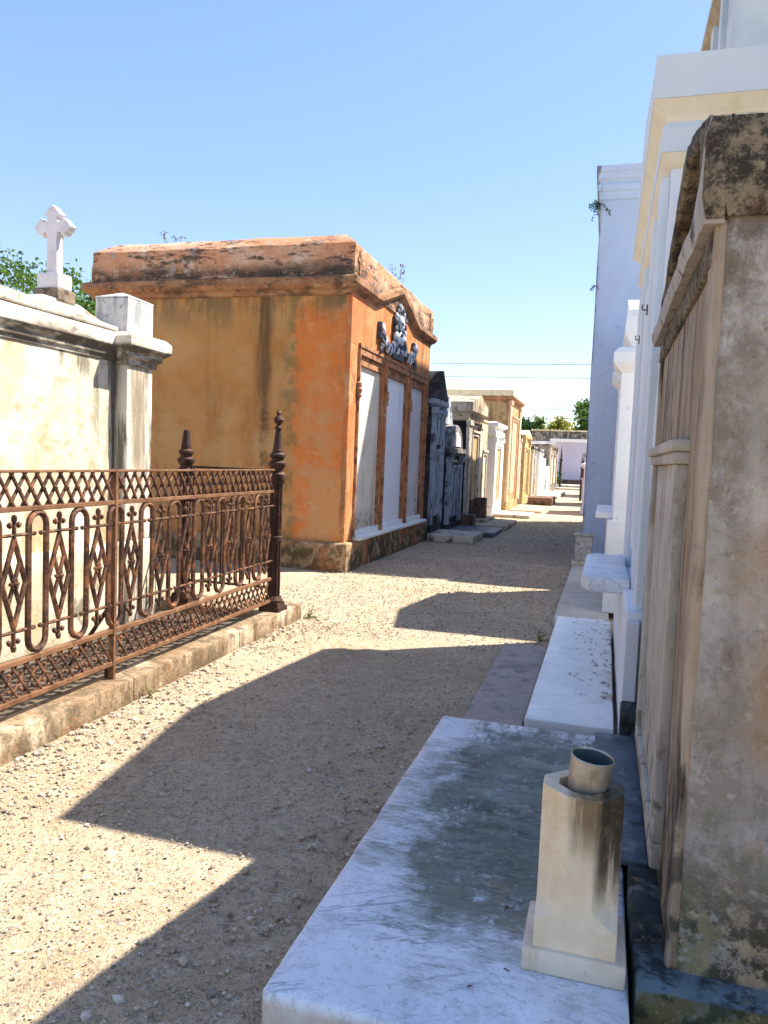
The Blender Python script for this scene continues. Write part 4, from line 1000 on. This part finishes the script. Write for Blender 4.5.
# far right of the path, past the blue building
for label, y0, y1, h, fx in (('low white tomb just past the blue building, seen as a sliver', 23.2, 25.2, 1.35, -.62), ('grey far tomb on the right side of the path', 28.5, 31, 1.75, -.72), ('far lavender-white tomb near the right end of the path', 36, 40, 1.45, -1.0)):
    tomb(label, fx, 2.5, y0, y1, h, 'greymix' if 'grey' in label else 'lavender', None, .2, s=-1, tabs=((y0+.5, y1-.5, .4, h-.4),))
t = thing('spiked_rail', 'thin iron grave rail with spiked posts at the far right of the path', 'railing', (-.9, 33, 0))
for y in (32.2, 34.4):
    b = B(); tube(b, [(-.95, y, 0), (-.95, y, 1.5), (-.95, y, 1.95)], [.05, .04, .005], 6); part('post', b, M['iron_dark'], t)
b = B(); tube(b, [(-.95, 32.2, .9), (-.95, 34.4, .9)], .02, 6); tube(b, [(-.95, 32.2, .3), (-.95, 34.4, .3)], .02, 6); part('rail', b, M['iron_dark'], t)

# end of the path
t = thing('end_wall', 'lavender painted cemetery wall with white coping across the end of the path', 'wall', (-1, 58, 0))
b = B(); bx(b, -4.05, 5, 58, 58.4, 0, 3.2, .01); part('wall', b, M['lavender'], t)
b = B(); bx(b, -4.1, 5.1, 57.93, 58.45, 3.2, 3.42, .02); part('coping', b, M['bright_white'], t)
b = B(); bx(b, -4.0, 5, 57.9, 57.997, 0, .42, .02); part('footing', b, M['brickred'], t)
t = thing('brown_wall', 'old brown weathered wall rising behind the lavender wall', 'wall', (-1, 60, 0))
b = B(); rbox(b, -5.6, 8, 59.5, 62, 0, 4.02, .05, .7, .05, 1, .05); part('wall', b, M['brick_old'], t, True)
b = B(); bx(b, -5.7, 8.1, 59.4, 62.1, 4.03, 4.14, .02); part('coping', b, M['tan_roof'], t)
b = B(); bx(b, -3.8, 3, 46.8, 48.5, 0, .10, .02); solo('paving_strip', 'pale paved strip crossing the path, nearer of the two', 'paving', b, M['paving'], (-1, 47.6, 0))
b = B(); bx(b, -3.8, 3, 52.5, 55.5, 0, .14, .02); solo('paving_strip', 'pale paved strip before the lavender end wall', 'paving', b, M['paving'], (-1, 54, 0))
t = thing('iron_gate', 'dark iron gate leaf with tall post before the lavender end wall', 'gate', (-3, 50, 0))
b = B(); tube(b, [(-2.78, 50, 0), (-2.78, 50, 2.0), (-2.78, 50, 2.75)], [.07, .06, .01], 8); lathe(b, -2.78, 50, [(.06, 1.7), (.11, 1.74), (.11, 1.85), (.06, 1.9)], 8); part('post', b, M['iron_dark'], t)
b = B()
for z in (.25, 1.0, 1.62): tube(b, [(-3.75, 50, z), (-2.8, 50, z)], .03, 6)
for k in range(7): tube(b, [(-3.7+k*.14, 50, .2), (-3.7+k*.14, 50, 1.62)], .018, 5)
part('leaf', b, M['iron_dark'], t)
rng = random.Random(8); b = B()
for _ in range(260): leaf(b, (-3.15+rng.gauss(0, .22), 48.9+rng.gauss(0, .2), .65+rng.gauss(0, .3)), .12, rng)
tube(b, [(-3.15, 48.9, .1), (-3.15, 48.9, .6)], .04, 6)
solo('shrub', 'small dark shrub by the iron gate', 'shrub', b, M['leaf_dark'], (-3.15, 48.9, 0))

# ------------------------------------------------------------------ trees
def tree(label, x, y, crown, H, n, ls, mt, seed, clumps=40, name='tree', group=None, tr=.2):
    r = random.Random(seed)
    t = thing(name, label, 'tree', (x, y, 0), group)
    cx, cy, cz, rx, ry, rz = crown
    cs = []
    while len(cs) < clumps:
        v = Vector((r.uniform(-1, 1), r.uniform(-1, 1), r.uniform(-1, 1)))
        if v.length > 1 or v.length < .25: continue
        k = 1+.25*mnoise.noise(v*2+Vector((seed, 0, 0)))
        cs.append(Vector((cx+v.x*rx*k, cy+v.y*ry*k, cz+v.z*rz*k)))
    tb = B(); top = Vector((cx, cy, cz+rz*.3))
    pts = [Vector((x, y, 0)).lerp(top, i/6)+Vector((r.gauss(0, .06), r.gauss(0, .06), 0))*i*tr for i in range(7)]
    tube(tb, pts, [tr*(1-.12*i) for i in range(7)], 8)
    for c in cs[::2]:
        a = pts[r.randint(2, 5)]; m = a.lerp(c, .5)+Vector((0, 0, .15*rz*r.random()))
        tube(tb, [a, m, c], [tr*.35, tr*.22, tr*.06], 5)
    part('trunk', tb, M['bark'], t)
    lb = B(); per = n//clumps
    for c in cs:
        sg = (rx+ry+rz)/3*r.uniform(.13, .24)
        for _ in range(int(per*r.uniform(.6, 1.4))):
            leaf(lb, c+Vector((r.gauss(0, sg), r.gauss(0, sg), r.gauss(0, sg*.75))), ls*r.uniform(.7, 1.3), r, .4)
    part('crown', lb, M[mt], t)
tree('leafy green tree behind the stone cross at the left', -23.0, 25, (-22.4, 25.5, 6.3, 2.4, 2.6, 2.5), 8, 11000, .115, 'leaf', 4, 44)
tree('green tree showing between the stone cross and the orange tomb', -19.6, 25, (-19.6, 26, 5.9, 2.0, 2.2, 2.5), 8, 9500, .115, 'leaf', 9, 40)
tree('dark green leafy tree beside the blue wall, beyond the far end', -1.4, 66, (-1.5, 66.5, 5.0, 1.6, 1.8, 1.8), 7, 3000, .26, 'leaf', 15, 34, tr=.15)
tree('yellow-green bushy tree over the brown far wall', -4.3, 70, (-4.6, 70, 4.1, 2.3, 1.8, 1.3), 5, 2600, .26, 'leaf_yellow', 22, 30, tr=.15)
tree('dark green bushy tree left of the yellow-green one', -6.6, 69, (-7.0, 69, 4.0, 1.7, 1.7, 1.5), 6, 2400, .26, 'leaf_dark', 27, 30, tr=.15)

# ------------------------------------------------------------------ wires
for k, (lab, z, r, sag) in enumerate((('highest', 9.95, .022, .5), ('second highest', 8.85, .018, .5), ('third', 6.75, .014, .3), ('fourth', 6.1, .02, .3), ('lowest', 5.3, .022, .2))):
    b = B(); tube(b, [(-34+4*i, 64, z+.2-sag*(1-((i-8)/8)**2)) for i in range(17)], r, 5)
    solo('overhead_wire', lab+' of the thin wires across the sky above the far wall', 'wire', b, M['wire'], (-2, 64, z), False, 'thin wires across the sky')

# ------------------------------------------------------------------ world, sun, camera
AZ, EL = math.radians(36.2), math.radians(52.7)      # sun: towards +X turned to +Y
W = bpy.data.worlds.new('World'); S.world = W; W.use_nodes = True
nt = W.node_tree
sky = nt.nodes.new('ShaderNodeTexSky'); sky.sky_type = 'NISHITA'; sky.sun_disc = False
sky.sun_elevation = EL; sky.sun_rotation = PI/2-AZ; sky.air_density = 1.0; sky.dust_density = 0.3; sky.ozone_density = 1.2
bg = nt.nodes['Background']; gm = nt.nodes.new('ShaderNodeGamma'); gm.inputs[1].default_value = .52; nt.links.new(sky.outputs[0], gm.inputs[0])
hs = nt.nodes.new('ShaderNodeHueSaturation'); hs.inputs['Saturation'].default_value = 1.65; hs.inputs['Hue'].default_value = .517; hs.inputs['Value'].default_value = 1.45; nt.links.new(gm.outputs[0], hs.inputs['Color'])
nt.links.new(hs.outputs[0], bg.inputs[0]); bg.inputs[1].default_value = .15
d = Vector((math.cos(EL)*math.cos(AZ), math.cos(EL)*math.sin(AZ), math.sin(EL)))
sl = bpy.data.lights.new('Sun', 'SUN'); sl.energy = 5.0; sl.angle = math.radians(.5); sl.color = (1, .92, .80)
so = link(bpy.data.objects.new('Sun', sl)); so.rotation_euler = d.to_track_quat('Z', 'Y').to_euler(); so.location = d*40

F = 760.0
roll = math.radians(2.3)
vd = Vector((606-384, -(468-512), -F)).normalized()
hh = Vector((math.cos(roll), -math.sin(roll), 0)); zz = hh.cross(vd).normalized()
if zz.y < 0: zz = -zz
xx = vd.cross(zz)
cam = bpy.data.cameras.new('Camera'); co = link(bpy.data.objects.new('Camera', cam))
Rm = Matrix((xx, vd, zz))
co.matrix_world = Matrix.Translation((0, 0, CAMZ)) @ Rm.to_4x4()
cam.sensor_fit = 'VERTICAL'; cam.sensor_height = 36; cam.lens = F/1024*36; cam.clip_start = .02; cam.clip_end = 1000
S.camera = co
S.view_settings.view_transform = 'Standard'; S.view_settings.look = 'None'; S.view_settings.gamma = 1; S.view_settings.exposure = 1.35
S.render.resolution_x = 768; S.render.resolution_y = 1024
S.cycles.max_bounces = 8; S.cycles.diffuse_bounces = 5
S.cycles.use_denoising = True
